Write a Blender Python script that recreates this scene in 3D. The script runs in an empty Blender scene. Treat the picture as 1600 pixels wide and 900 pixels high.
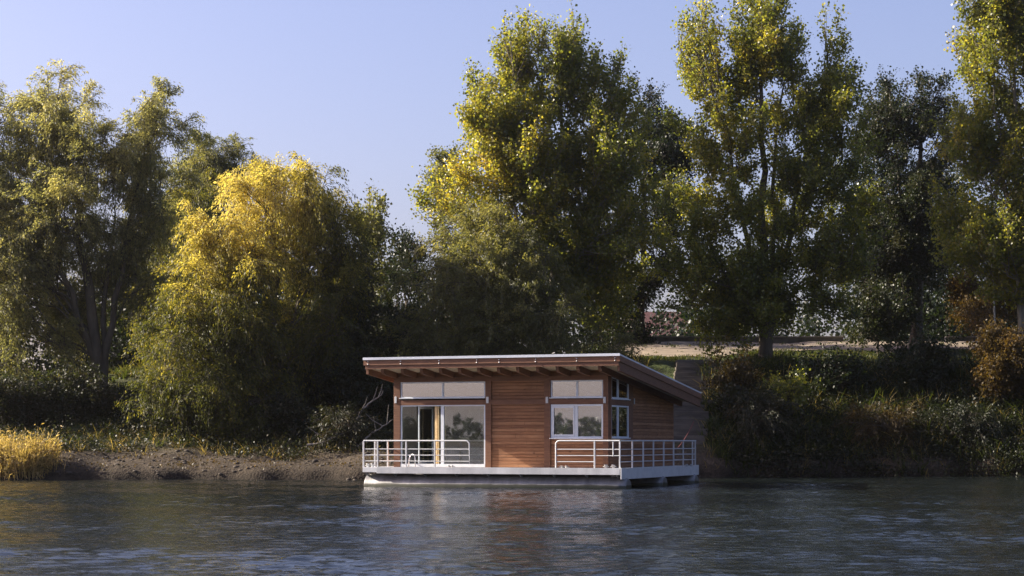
import bpy, bmesh, math, random
import numpy as np
from mathutils import Vector, Matrix, noise

rng = np.random.default_rng(7)
random.seed(7)
scene = bpy.context.scene
COL = scene.collection
F, CX, HY, CAMZ = 3000.0, 800.0, 690.0, 1.6      # focal length and horizon of the photograph in its own pixels

def XZ(px, py, Y):                                  # measured point of the photograph at a distance Y
    return ((px - CX) * Y / F, CAMZ + (HY - py) * Y / F)

# ------------------------------------------------------------------ helpers
def tag(o, label=None, cat=None, group=None, kind=None):
    if label: o['label'] = label
    if cat: o['category'] = cat
    if group: o['group'] = group
    if kind: o['kind'] = kind
    return o

def empty(name, loc, label, cat, group=None, rz=0.0):
    o = bpy.data.objects.new(name, None)
    o.empty_display_size = 0.5
    COL.objects.link(o)
    o.location = loc
    o.rotation_euler = (0, 0, rz)
    return tag(o, label, cat, group)

def np_mesh(name, verts, quads, mat, parent=None, tone=None, smooth=False, tris=None, origin=None):
    verts = np.asarray(verts, dtype=np.float32).reshape(-1, 3)
    if origin is not None:
        verts = verts - np.asarray(origin, dtype=np.float32)
    quads = np.asarray(quads, dtype=np.int32).reshape(-1, 4)
    me = bpy.data.meshes.new(name)
    nq = len(quads)
    nt = 0 if tris is None else len(tris)
    me.vertices.add(len(verts))
    me.vertices.foreach_set('co', verts.ravel())
    me.loops.add(nq * 4 + nt * 3)
    idx = quads.ravel()
    start = np.arange(nq, dtype=np.int32) * 4
    if nt:
        idx = np.concatenate([idx, np.asarray(tris, dtype=np.int32).ravel()])
        start = np.concatenate([start, nq * 4 + np.arange(nt, dtype=np.int32) * 3])
    me.loops.foreach_set('vertex_index', idx)
    me.polygons.add(nq + nt)
    me.polygons.foreach_set('loop_start', start)
    if smooth:
        me.polygons.foreach_set('use_smooth', np.ones(nq + nt, dtype=bool))
    me.update(calc_edges=True)
    if tone is not None:
        at = me.attributes.new('tone', 'FLOAT', 'FACE')
        at.data.foreach_set('value', np.asarray(tone, dtype=np.float32))
    me.materials.append(mat)
    o = bpy.data.objects.new(name, me)
    COL.objects.link(o)
    if parent: o.parent = parent
    return o

def nrm(a):
    return a / np.maximum(np.linalg.norm(a, axis=-1, keepdims=True), 1e-9)

class Acc:
    def __init__(s): s.v = []; s.q = []; s.n = 0
    def add(s, v, q):
        v = v.reshape(-1, 3); s.v.append(v); s.q.append(q.reshape(-1, 4) + s.n); s.n += len(v)
    def tubes(s, P, R, sides=5):                    # P (n,k,3), R (n,k)
        n, k, _ = P.shape
        T = np.empty_like(P)
        T[:, 1:-1] = P[:, 2:] - P[:, :-2]; T[:, 0] = P[:, 1] - P[:, 0]; T[:, -1] = P[:, -1] - P[:, -2]
        T = nrm(T)
        ref = np.where(np.abs(T[:, :1, 2:3]) > 0.8, np.array([1.0, 0, 0]), np.array([0, 0, 1.0]))
        A = nrm(np.cross(T, np.broadcast_to(ref, T.shape))); B = np.cross(T, A)
        a = np.arange(sides) / sides * 2 * math.pi
        ring = P[:, :, None] + R[:, :, None, None] * (A[:, :, None] * np.cos(a)[None, None, :, None] + B[:, :, None] * np.sin(a)[None, None, :, None])
        base = (np.arange(n)[:, None, None] * k + np.arange(k - 1)[None, :, None]) * sides
        j = np.arange(sides)[None, None, :]; j2 = (j + 1) % sides
        q = np.stack([base + j, base + j2, base + sides + j2, base + sides + j], -1)
        s.add(ring, q.reshape(-1, 4))
    def build(s, name, mat, parent=None, smooth=True, origin=None):
        return np_mesh(name, np.concatenate(s.v), np.concatenate(s.q), mat, parent, smooth=smooth, origin=origin)

def bez(a, b, c, k):                                # quadratic curves, arrays (n,3)
    t = np.linspace(0, 1, k)[None, :, None]
    return a[:, None] * (1 - t) ** 2 + 2 * b[:, None] * t * (1 - t) + c[:, None] * t ** 2

def leaf_quads(pos, axis, length, width):
    """kite shaped leaves: pos (n,3) is the stalk end, axis (n,3) the direction of the midrib"""
    n = len(pos)
    axis = nrm(axis)
    side = nrm(np.cross(axis, nrm(rng.normal(size=(n, 3)))))
    L = length[:, None]; W = width[:, None]
    nn = np.cross(axis, side)
    v = np.stack([pos, pos + axis * L * .42 + side * W * .5 + nn * W * .10, pos + axis * L, pos + axis * L * .42 - side * W * .5 + nn * W * .10], 1)
    return v

# ------------------------------------------------------------------ materials
def new_mat(name):
    m = bpy.data.materials.new(name); m.use_nodes = True
    nt = m.node_tree; nt.nodes.clear()
    out = nt.nodes.new('ShaderNodeOutputMaterial')
    return m, nt, out

def N(nt, kind, **kw):
    n = nt.nodes.new(kind)
    for k, v in kw.items():
        if k in n.inputs.keys(): n.inputs[k].default_value = v
        else: setattr(n, k, v)
    return n

def ramp(nt, stops, fac=None):
    r = nt.nodes.new('ShaderNodeValToRGB')
    el = r.color_ramp.elements
    while len(el) < len(stops): el.new(0.5)
    for e, (p, c) in zip(el, stops):
        e.position = p; e.color = (*c, 1) if len(c) == 3 else c
    if fac is not None: nt.links.new(fac, r.inputs[0])
    return r

def leaf_mat(name, stops, trans=0.5, tboost=2.2, rough=0.42, spec=0.4, k=.78):
    stops = [(p, tuple(v * k for v in c)) for p, c in stops]
    m, nt, out = new_mat(name)
    at = N(nt, 'ShaderNodeAttribute', attribute_name='tone')
    r = ramp(nt, stops, at.outputs['Fac'])
    p = N(nt, 'ShaderNodeBsdfPrincipled', Roughness=rough)
    p.inputs['Specular IOR Level'].default_value = spec
    nt.links.new(r.outputs[0], p.inputs['Base Color'])
    t = N(nt, 'ShaderNodeBsdfTranslucent')
    mul = N(nt, 'ShaderNodeMix', data_type='RGBA', blend_type='MULTIPLY')
    mul.inputs[0].default_value = 1.0
    nt.links.new(r.outputs[0], mul.inputs[6]); mul.inputs[7].default_value = (tboost, tboost * .95, tboost * .5, 1)
    mul.clamp_result = True
    nt.links.new(mul.outputs[2], t.inputs['Color'])
    mx = N(nt, 'ShaderNodeMixShader'); mx.inputs[0].default_value = trans
    nt.links.new(p.outputs[0], mx.inputs[1]); nt.links.new(t.outputs[0], mx.inputs[2])
    nt.links.new(mx.outputs[0], out.inputs[0])
    return m

def noise_mat(name, stops, scale=2.0, detail=6, rough=0.8, bump=0.3, bscale=None, stretch=(1, 1, 1), metallic=0.0, bdist=0.02, spec=.5):
    m, nt, out = new_mat(name)
    tc = N(nt, 'ShaderNodeTexCoord'); mp = N(nt, 'ShaderNodeMapping'); mp.inputs['Scale'].default_value = stretch
    nt.links.new(tc.outputs['Object'], mp.inputs[0])
    n1 = N(nt, 'ShaderNodeTexNoise', Scale=scale, Detail=detail, Roughness=0.6)
    nt.links.new(mp.outputs[0], n1.inputs['Vector'])
    r = ramp(nt, stops, n1.outputs['Fac'])
    p = N(nt, 'ShaderNodeBsdfPrincipled', Roughness=rough, Metallic=metallic)
    p.inputs['Specular IOR Level'].default_value = spec
    nt.links.new(r.outputs[0], p.inputs['Base Color'])
    if bump:
        n2 = N(nt, 'ShaderNodeTexNoise', Scale=bscale or scale * 4, Detail=5, Roughness=0.6)
        nt.links.new(mp.outputs[0], n2.inputs['Vector'])
        b = N(nt, 'ShaderNodeBump', Strength=bump, Distance=bdist)
        nt.links.new(n2.outputs['Fac'], b.inputs['Height']); nt.links.new(b.outputs[0], p.inputs['Normal'])
    nt.links.new(p.outputs[0], out.inputs[0])
    return m

M = {}
M['poplar'] = leaf_mat('poplar_leaf', [(0, (.030, .045, .012)), (.45, (.10, .115, .020)), (.8, (.18, .165, .026)), (1, (.30, .23, .035))], .54, 2.5, .36, .6, k=1.12)
M['willow'] = leaf_mat('willow_leaf', [(0, (.055, .06, .03)), (.5, (.145, .148, .068)), (1, (.33, .30, .14))], .56, 2.3, .45, .4, k=1.1)
M['gold'] = leaf_mat('golden_leaf', [(0, (.04, .05, .012)), (.35, (.105, .11, .02)), (.7, (.33, .285, .055)), (1, (.56, .48, .16))], .5, 1.9, .5, .3, k=0.85)  # low stops darkened to olive to carry the golden willow's shade
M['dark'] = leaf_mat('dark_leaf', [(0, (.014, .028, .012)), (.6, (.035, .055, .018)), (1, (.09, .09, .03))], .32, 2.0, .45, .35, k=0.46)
M['sage'] = leaf_mat('sage_leaf', [(0, (.05, .06, .025)), (.5, (.12, .125, .045)), (1, (.25, .22, .075))], .5, 2.2, .45, .4, k=.9)
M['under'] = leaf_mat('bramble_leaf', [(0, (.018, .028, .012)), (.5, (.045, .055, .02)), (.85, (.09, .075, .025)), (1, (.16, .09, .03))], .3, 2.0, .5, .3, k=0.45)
M['rust'] = leaf_mat('rust_leaf', [(0, (.08, .06, .02)), (.5, (.18, .12, .03)), (1, (.34, .19, .05))], .4, 1.8, .5, .3, k=0.45)
M['straw'] = leaf_mat('straw_leaf', [(0, (.16, .13, .05)), (.5, (.36, .27, .10)), (1, (.62, .48, .26))], .45, 1.6, .6, .2, k=1.0)
M['grass'] = leaf_mat('grass_blade', [(0, (.04, .06, .015)), (.6, (.10, .13, .025)), (1, (.24, .20, .06))], .4, 2.2, .5, .3, k=0.5)
M['bark'] = noise_mat('bark', [(0.3, (.035, .028, .02)), (.7, (.11, .09, .065))], 3, 6, .9, .8, 12, (1, 1, .25))
M['pale_bark'] = noise_mat('pale_bark', [(0.3, (.10, .085, .06)), (.7, (.26, .22, .16))], 3, 6, .85, .7, 12, (1, 1, .25))
M['deadwood'] = noise_mat('deadwood', [(0.3, (.14, .12, .10)), (.7, (.30, .27, .22))], 5, 5, .85, .5, 15, (1, 1, .3))

# ------------------------------------------------------------------ terrain
LEFT = ([-400, -4, -.6, 0, .25, .8, 5, 7.5, 14, 22, 32, 60, 4000], [-3, -1.6, -.35, -.05, .28, .5, 1.15, 1.5, 3.3, 5.0, 5.5, 6, 6])
RIGHT = ([-400, -4, -.6, 0, .4, 3, 8, 11, 13, 18, 25, 60, 4000], [-3, -1.6, -.35, -.05, .7, 2.1, 4.6, 5.55, 5.85, 6.6, 7.4, 7.4, 7.4])
def sm(x, a, b):
    t = np.clip((x - a) / (b - a), 0, 1); return t * t * (3 - 2 * t)
def wob(x, y):
    return (.5 * np.sin(x * .31 + 1.3) * np.sin(y * .27 + x * .11) + .3 * np.sin(x * .83 + y * .6) + .17 * np.sin(x * 1.9 - y * 1.3 + 2) + .09 * np.sin(x * 4.1 + y * 3.3) + .05 * np.sin(x * 9.1 - y * 7.7 + 1))
def shore(x):
    return 80.6 + 6.7 * sm(x, 0, 6) - 1.6 * np.clip(x - 30, 0, 45) + .45 * np.sin(x * .4 + 1) + .25 * np.sin(x * 1.3) + .12 * np.sin(x * 3.1)  # shore bends in at far right only to carry the added unseen wood
def H(x, y):
    x = np.asarray(x, dtype=float); y = np.asarray(y, dtype=float)
    d = y - shore(x)
    hl = np.interp(d, *LEFT); hr = np.interp(d, *RIGHT)
    t = sm(x, 0, 5)
    h = hl * (1 - t) + hr * t
    h = h + .35 * wob(x, y) * sm(d, .5, 4) * (1 - .75 * sm(d, 12, 16) * t) * (1 - sm(d, 60, 90))
    # a foreshore of clods left of the boat
    far = np.interp(-y, [150, 290, 300, 330, 4000], [-3, -3, 0, 2.5, 3])
    return np.where(y < 0, far, h)

def axis_pts(segs):
    out = [segs[0][0]]
    for a, b, st in segs:
        n = max(1, int(round((b - a) / st))); out += list(np.linspace(a, b, n + 1)[1:])
    return np.array(out)

def grid_mesh(name, xs, ys, hf, mat, smooth=True):
    X, Y = np.meshgrid(xs, ys); Z = hf(X, Y)
    V = np.stack([X, Y, Z], -1).reshape(-1, 3)
    nx, ny = len(xs), len(ys)
    i = (np.arange(ny - 1)[:, None] * nx + np.arange(nx - 1)[None]).reshape(-1)
    Q = np.stack([i, i + 1, i + nx + 1, i + nx], -1)
    return np_mesh(name, V, Q, mat, smooth=smooth)

# ground material: earth, patchy with moss and litter, dry sand tones low by the water
def ground_mat():
    m, nt, out = new_mat('bank_ground')
    tc = N(nt, 'ShaderNodeTexCoord')
    n1 = N(nt, 'ShaderNodeTexNoise', Scale=.45, Detail=8, Roughness=.65)
    n2 = N(nt, 'ShaderNodeTexNoise', Scale=5.0, Detail=8, Roughness=.7)
    n3 = N(nt, 'ShaderNodeTexVoronoi', Scale=11.0)
    for n in (n1, n2, n3): nt.links.new(tc.outputs['Object'], n.inputs['Vector'])
    earth = ramp(nt, [(.3, (.026, .020, .014)), (.55, (.066, .050, .034)), (.75, (.125, .098, .068))], n2.outputs['Fac'])
    grass = ramp(nt, [(.3, (.025, .035, .012)), (.7, (.06, .075, .02))], n2.outputs['Fac'])
    sep = N(nt, 'ShaderNodeSeparateXYZ'); nt.links.new(tc.outputs['Object'], sep.inputs[0])
    mr = N(nt, 'ShaderNodeMapRange'); mr.inputs[1].default_value = 1.0; mr.inputs[2].default_value = 2.4
    nt.links.new(sep.outputs[2], mr.inputs[0])
    mul = N(nt, 'ShaderNodeMath', operation='MULTIPLY'); 
    r1 = ramp(nt, [(.35, (0, 0, 0)), (.55, (1, 1, 1))], n1.outputs['Fac'])
    add = N(nt, 'ShaderNodeMath', operation='ADD', use_clamp=True); nt.links.new(r1.outputs[0], add.inputs[0]); add.inputs[1].default_value = .35
    nt.links.new(mr.outputs[0], mul.inputs[0]); nt.links.new(add.outputs[0], mul.inputs[1])
    mx = N(nt, 'ShaderNodeMix', data_type='RGBA')
    nt.links.new(mul.outputs[0], mx.inputs[0]); nt.links.new(earth.outputs[0], mx.inputs[6]); nt.links.new(grass.outputs[0], mx.inputs[7])
    wet = N(nt, 'ShaderNodeMapRange'); wet.inputs[1].default_value = .15; wet.inputs[2].default_value = .7; wet.inputs[3].default_value = .4; wet.inputs[4].default_value = 1
    zz = N(nt, 'ShaderNodeMath', operation='MULTIPLY_ADD'); nt.links.new(n1.outputs['Fac'], zz.inputs[0]); zz.inputs[1].default_value = .8; zz2 = N(nt, 'ShaderNodeMath', operation='SUBTRACT'); nt.links.new(sep.outputs[2], zz2.inputs[0]); zz2.inputs[1].default_value = .35
    nt.links.new(zz2.outputs[0], zz.inputs[2]); nt.links.new(zz.outputs[0], wet.inputs[0])
    mw = N(nt, 'ShaderNodeMix', data_type='RGBA', blend_type='MULTIPLY'); mw.inputs[0].default_value = 1; nt.links.new(mx.outputs[2], mw.inputs[6]); nt.links.new(wet.outputs[0], mw.inputs[7])
    p = N(nt, 'ShaderNodeBsdfPrincipled', Roughness=.95)
    p.inputs['Specular IOR Level'].default_value = .2
    nt.links.new(mw.outputs[2], p.inputs['Base Color'])
    hh = N(nt, 'ShaderNodeMath', operation='ADD'); nt.links.new(n2.outputs['Fac'], hh.inputs[0]); nt.links.new(n3.outputs['Distance'], hh.inputs[1])
    b = N(nt, 'ShaderNodeBump', Strength=.8, Distance=.05); nt.links.new(hh.outputs[0], b.inputs['Height']); nt.links.new(b.outputs[0], p.inputs['Normal'])
    nt.links.new(p.outputs[0], out.inputs[0])
    return m
xs = axis_pts([(-3000, -400, 300), (-400, -60, 20), (-60, -32, 2), (-32, 34, .22), (34, 60, 2), (60, 400, 20), (400, 3000, 300)])
ys = axis_pts([(-3000, -400, 300), (-400, -200, 10), (-200, 70, 30), (70, 79, 1), (79, 104, .2), (104, 120, .4), (120, 200, 8), (200, 3200, 300)])
tag(grid_mesh('ground', xs, ys, H, ground_mat()), kind='structure')

# ------------------------------------------------------------------ water
def water_mat():
    m, nt, out = new_mat('river_water')
    tc = N(nt, 'ShaderNodeTexCoord'); mp = N(nt, 'ShaderNodeMapping'); mp.inputs['Scale'].default_value = (.95, 1.0, 1)
    nt.links.new(tc.outputs['Object'], mp.inputs[0])
    a = N(nt, 'ShaderNodeTexNoise', Scale=6.0, Detail=6, Roughness=.62); nt.links.new(mp.outputs[0], a.inputs['Vector'])
    b0 = N(nt, 'ShaderNodeBump', Strength=1.0, Distance=.013); nt.links.new(a.outputs['Fac'], b0.inputs['Height'])
    mp2 = N(nt, 'ShaderNodeMapping'); mp2.inputs['Scale'].default_value = (.75, 1.3, 1); nt.links.new(tc.outputs['Object'], mp2.inputs[0])
    a2 = N(nt, 'ShaderNodeTexNoise', Scale=6.0, Detail=3, Roughness=.55); nt.links.new(mp2.outputs[0], a2.inputs['Vector'])
    r2 = ramp(nt, [(.56, (0, 0, 0)), (.74, (1, 1, 1))], a2.outputs['Fac'])
    a3 = N(nt, 'ShaderNodeTexNoise', Scale=.16, Detail=3, Roughness=.6); nt.links.new(tc.outputs['Object'], a3.inputs['Vector'])
    r3 = ramp(nt, [(.38, (.15, .15, .15)), (.62, (1, 1, 1))], a3.outputs['Fac'])
    mm = N(nt, 'ShaderNodeMath', operation='MULTIPLY'); nt.links.new(r2.outputs[0], mm.inputs[0]); nt.links.new(r3.outputs[0], mm.inputs[1])
    b = N(nt, 'ShaderNodeBump', Strength=1.0, Distance=.028); nt.links.new(mm.outputs[0], b.inputs['Height']); nt.links.new(b0.outputs[0], b.inputs['Normal'])
    p = N(nt, 'ShaderNodeBsdfPrincipled', Roughness=.06, IOR=1.33)
    p.inputs['Base Color'].default_value = (.008, .011, .011, 1)
    p.inputs['Specular Tint'].default_value = (.84, .88, .74, 1)
    nt.links.new(b.outputs[0], p.inputs['Normal']); nt.links.new(p.outputs[0], out.inputs[0])
    return m
wk = []
for i in range(60):
    lam = 0.22 * (4.0 ** rng.random())
    th = rng.normal(0, .75) + math.pi / 2 + .15
    wk.append((2 * math.pi / lam * math.cos(th), 2 * math.pi / lam * math.sin(th), rng.random() * 6.28, 0.0027 * lam ** .8 * (.5 + rng.random())))
def WZ(x, y):
    z = np.zeros_like(x)
    for kx, ky, ph, am in wk: z += am * np.sin(kx * x + ky * y + ph)
    pat = .65 + .45 * np.sin(x * .21 + y * .13 + 1.5 * np.sin(y * .17)) * np.sin(y * .33 + x * .05) + .25 * np.sin(x * .6 + y * .9)
    fade = sm(y, 12, 19) * (1 - sm(y, 92, 96)) * sm(x, -31, -28) * (1 - sm(x, 28, 31))
    return z * fade * np.clip(pat, .25, 1.3)
xs = axis_pts([(-2500, -100, 200), (-100, -31, 6), (-31, 31, .085), (31, 100, 6), (100, 2500, 200)])
ys = axis_pts([(-320, -20, 30), (-20, 12, 4), (12, 50, .07), (50, 97, .10)])
tag(grid_mesh('water', xs, ys, WZ, water_mat()), kind='structure')

# ------------------------------------------------------------------ trees
def sph(n):
    return nrm(rng.normal(size=(n, 3)))

STYLE = {   # leaf length, width, twig length, leaves per twig, droop, up, jitter, twigs per m2
    'poplar': dict(L=.14, W=.13, tl=.7, n=22, droop=-.5, up=1.1, jit=.16, k=21, align=.15),
    'willow': dict(L=.15, W=.046, tl=1.1, n=50, droop=.85, up=.35, jit=.09, k=19, align=.8),
    'weep':   dict(L=.145, W=.05, tl=1.25, n=56, droop=1.15, up=.3, jit=.10, k=18, align=.8),
    'round':  dict(L=.14, W=.10, tl=.7, n=24, droop=.1, up=.4, jit=.15, k=20, align=.2),
}
def make_crown(lobes, st, attach, tone_fn, wood, dens=1.0, limb_r=.11):
    """lobes: rows cx,cy,cz,rx,ry,rz; attach(lobe)->start point of its limb"""
    s = STYLE[st]
    LV, LT = [], []
    for lb in lobes:
        c = np.array(lb[:3]); r = np.array(lb[3:6])
        a = attach(c)
        d = np.linalg.norm(c - a)
        mid = a * .5 + c * .5 + np.array([0, 0, .12 * d]) + rng.normal(0, .08 * d, 3) * [1, 1, .3]
        cc = c - np.array([0, 0, r[2] * .35])
        limb = bez(a[None], mid[None], cc[None], 9)
        limb[:, 1:-1] += rng.normal(0, .025 * d, (1, 7, 3))
        rr = .62 * limb_r * min(1.3, .3 + d / 9)
        wood.tubes(limb, np.linspace(rr, .022, 9)[None], 6)
        area = math.pi * r[0] * r[2]
        ns = max(8, int(area * 1.25))
        dirs = sph(ns)
        rad = rng.random(ns) ** .38 * (1.0 + .42 * rng.random(ns) ** 2)
        tgt = c + dirs * r * rad[:, None]
        if st == 'poplar':                              # upswept, pointed sprays
            tgt = c + dirs * r * rad[:, None] * [1.04, 1, 1] + np.array([0, 0, 1]) * (rng.random(ns) ** 2 * (dirs[:, 2] > -.2) * .9)[:, None]
        ti = rng.integers(2, 9, ns) if st == 'poplar' else rng.integers(4, 9, ns)
        st_p = limb[0, ti]
        md = st_p * .45 + tgt * .55 + np.array([0, 0, 1]) * (-.10 if st == 'poplar' else .14) * np.linalg.norm(tgt - st_p, axis=1)[:, None]
        sub = bez(st_p, md, tgt, 6)
        wood.tubes(sub, np.linspace(.022, .009, 6)[None].repeat(ns, 0), 4)
        nt_ = int(s['k'] * area * dens * (1.15 if area < 6 else 1))
        si = rng.integers(0, ns, nt_)
        f = .25 + .75 * rng.random(nt_) ** .7
        x = f * 5; i0 = np.minimum(x.astype(int), 4); fr = (x - i0)[:, None]
        p0 = sub[si, i0] * (1 - fr) + sub[si, i0 + 1] * fr
        out = nrm((p0 - c) / r)
        tdir = nrm(out * .7 + sph(nt_) * .75 + np.array([0, 0, s['up']]))
        tl = s['tl'] * (.55 + .8 * rng.random(nt_))
        p2 = p0 + tdir * tl[:, None] + np.array([0, 0, -1.0]) * s['droop'] * tl[:, None] * .55
        p1 = p0 + tdir * tl[:, None] * .6 
        tw = bez(p0, p1, p2, 4)
        wood.tubes(tw, np.linspace(.012, .005, 4)[None].repeat(nt_, 0), 3)
        m = s['n']
        t = (.08 + .95 * rng.random((nt_, m)))[:, :, None]
        pos = p0[:, None] * (1 - t) ** 2 + 2 * p1[:, None] * t * (1 - t) + p2[:, None] * t ** 2
        tan = 2 * (p1 - p0)[:, None] * (1 - t) + 2 * (p2 - p1)[:, None] * t
        pos = pos + rng.normal(0, s['jit'], pos.shape)
        pos = pos.reshape(-1, 3); tan = nrm(tan.reshape(-1, 3))
        ax = tan * s['align'] + sph(len(pos)) * (1 - s['align'] * .6) + np.array([0, 0, -.35])
        sc = (.5 + .85 * rng.random(len(pos)))
        LV.append(leaf_quads(pos, ax, s['L'] * sc, s['W'] * sc))
        sub_t = rng.normal(0, .11, ns)[si]
        tt = tone_fn(pos) + np.repeat(sub_t, m) + rng.normal(0, .13, len(pos))
        LT.append(np.clip(tt, 0, 1))
    V = np.concatenate(LV); T = np.concatenate(LT)
    return V, T

NLEAF = [0]
def tree(name, label, px, Y, top, lobes, style, mat, tone=lambda p: .5, cat='tree', group=None, bark='bark',
         r0=.3, dens=1.0, dz=0, trunks=None, fill=.8, lean=0, low=.18, limb_r=.11, depth=1.0):
    """px: trunk foot; top: (px,py) where the leader ends; lobes (px,py,rx,rz[,dY]) in photo pixels at distance Y"""
    X = (px - CX) * Y / F
    b = np.array([X, Y, float(H(X, Y)) - .15])
    root = empty(name, tuple(b), label, cat, group)
    tx, tz = XZ(top[0], top[1], Y)
    wood = Acc()
    paths = []
    tops = [(tx, Y, tz)]
    for (qx, qy, qd) in (trunks or []):
        x_, z_ = XZ(qx, qy, Y); tops.append((x_, Y + qd, z_))
    for i, tp in enumerate(tops):
        tp = np.array(tp)
        k = 12
        md = b * .5 + tp * .5; md[:2] = md[:2] * .6 + b[:2] * .4
        P = bez(b[None], md[None], tp[None], k)
        P[:, 2:-1] += rng.normal(0, .10, (1, k - 3, 3)) * [1, 1, .2]
        rr = r0 * (.8 if i == 0 else .5)
        R = rr * (np.linspace(1, 0, k) ** .8 * .93 + .07); R[0] *= 1.5; R[1] *= 1.08
        wood.tubes(P, R[None], 9)
        paths.append(P[0])
    allp = np.concatenate(paths)
    zc = b[2] + (tz - b[2]) * low
    def attach(c):
        want = c[2] - .75 * np.linalg.norm(c[:2] - b[:2]) - .8
        want = min(max(want, zc), c[2] - .3)
        cost = np.abs(allp[:, 2] - want) + .6 * np.linalg.norm(allp[:, :2] - c[:2], axis=1) + 50 * (allp[:, 2] < b[2] + .8)
        return allp[np.argmin(cost)]
    rows = []
    for lb in lobes:
        x_, z_ = XZ(lb[0], lb[1], Y)
        rx = lb[2] * Y / F * 1.1; rz = lb[3] * Y / F * 1.04
        dY = lb[4] if len(lb) > 4 else rng.normal(0, .8)
        rows.append((x_, Y + dY, z_, rx, max(rx, min(rz, rx * 1.6)) * depth, rz))
    base_rows = list(rows)
    for i in range(len(base_rows)):
        a = base_rows[i]
        js = [j for j in range(len(base_rows)) if j != i and math.hypot(a[0] - base_rows[j][0], a[2] - base_rows[j][2]) < 1.25 * (a[3] + base_rows[j][3])]
        if not js or rng.random() > fill: continue
        q = base_rows[js[rng.integers(0, len(js))]]
        f = .35 + .3 * rng.random()
        rows.append(tuple((a[m] * f + q[m] * (1 - f)) + (rng.normal(0, 1.1) if m == 1 else 0) for m in range(3)) + tuple((a[m] * f + q[m] * (1 - f)) * .8 for m in range(3, 6)))
    V, T = make_crown(rows, style, attach, tone, wood, dens, limb_r)
    NLEAF[0] += len(V)
    w = wood.build('trunk', M[bark], root, origin=b)
    n = len(V)
    cr = np_mesh('crown', V.reshape(-1, 3), np.arange(n * 4).reshape(-1, 4), M[mat], root, tone=T, origin=b)
    return root

def grad(px, py, Y, r, lo, hi):      # foliage yellower round a point of the crown
    x_, z_ = XZ(px, py, Y); r = r * Y / F
    return lambda p: lo + (hi - lo) * np.exp(-(((p[:, 0] - x_) ** 2 + (p[:, 2] - z_) ** 2) / r ** 2))

# --- left: tall willow with several stems
tree('willow_tree', 'tall grey green willow with several dark stems at the left edge', 158, 97, (90, 150),
     [(85, 150, 50, 42), (120, 190, 50, 50), (40, 200, 45, 55), (75, 250, 70, 60, 1), (150, 265, 60, 60, -1), (20, 300, 60, 60), (228, 165, 38, 45), (262, 205, 38, 50), (215, 230, 50, 60, 1),
      (110, 340, 75, 60, -1), (195, 340, 60, 60, 1), (30, 390, 60, 60), (100, 440, 70, 50, 2), (10, 470, 50, 70, -2), (60, 520, 60, 45, -1.5), (225, 420, 50, 60, 1), (-50, 330, 70, 120, 0), (250, 300, 40, 50), (110, 500, 40, 45, 3)],
     'willow', 'willow', grad(90, 160, 97, 330, .34, .62), trunks=[(232, 190, 1.0), (30, 260, -1.5), (170, 300, 1)], r0=.42, dens=.86, low=.15)
tree('willow_tree', 'willow half cut off by the left edge, behind the straw coloured reeds', -90, 99, (-60, 180),
     [(-30, 200, 60, 60), (-60, 300, 80, 80), (-60, 430, 80, 90), (-40, 560, 70, 50), (5, 175, 22, 35)], 'willow', 'willow', lambda p: .5, r0=.35, dens=.9)
tree('willow_tree', 'slender grey willow rising between the tall willow and golden willow', 300, 112, (335, 250),
     [(330, 255, 42, 42), (350, 240, 26, 26), (372, 268, 22, 26), (310, 238, 24, 26), (300, 300, 45, 50), (355, 290, 25, 40), (280, 360, 60, 60), (330, 380, 60, 60), (270, 440, 60, 60)], 'willow', 'sage', lambda p: .42, r0=.28, dens=1.1)
tree('autumn_tree', 'pale ochre tree in front of the slender grey willow', 268, 103, (290, 320),
     [(300, 300, 30, 40), (265, 370, 42, 50), (305, 380, 40, 60), (240, 450, 45, 60), (290, 480, 50, 60), (245, 550, 45, 50)], 'weep', 'gold', lambda p: .38, r0=.24, dens=.62)
tree('golden_willow', 'golden yellow willow leaning over the water left of the houseboat', 425, 91, (430, 300),
     [(385, 285, 42, 38), (440, 285, 38, 30), (490, 292, 38, 34), (548, 375, 38, 42), (420, 320, 55, 50), (350, 350, 48, 50, -1), (485, 310, 38, 42), (500, 360, 50, 50), (400, 390, 60, 50, -2), (330, 405, 38, 45, -1.5), (455, 410, 60, 55),
      (530, 420, 42, 50), (300, 500, 55, 55, -1.5), (270, 570, 40, 50, -2), (335, 570, 55, 60, -2.5), (395, 500, 60, 60, -1), (470, 510, 55, 60), (545, 500, 40, 60), (300, 630, 40, 28, -3), (400, 620, 45, 40, -2), (250, 620, 22, 30, -2.5)],
     'weep', 'gold', lambda p: grad(345, 350, 91, 130, .0, .60)(p) + grad(430, 290, 91, 150, 0, .36)(p) + grad(500, 330, 91, 80, .16, .30)(p), trunks=[(500, 340, 1), (340, 380, -1.5)], r0=.36, dens=.8, low=.2)  # yellow upper leaves; the lower crown's shade is put into darker olive tones
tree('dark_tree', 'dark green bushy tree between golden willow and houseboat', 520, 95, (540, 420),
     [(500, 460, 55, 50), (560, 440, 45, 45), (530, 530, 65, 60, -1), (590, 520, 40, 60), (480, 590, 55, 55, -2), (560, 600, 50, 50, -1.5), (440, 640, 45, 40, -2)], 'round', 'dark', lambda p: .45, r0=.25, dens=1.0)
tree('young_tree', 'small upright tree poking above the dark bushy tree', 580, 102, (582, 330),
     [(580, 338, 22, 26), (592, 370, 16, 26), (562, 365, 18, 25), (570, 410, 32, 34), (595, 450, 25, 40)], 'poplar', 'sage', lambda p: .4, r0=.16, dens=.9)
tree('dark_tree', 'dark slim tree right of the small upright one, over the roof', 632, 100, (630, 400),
     [(628, 385, 18, 26), (645, 420, 30, 40), (622, 470, 30, 45), (650, 520, 40, 50), (600, 560, 40, 45)], 'round', 'dark', lambda p: .6, r0=.16, dens=.9)
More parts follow.
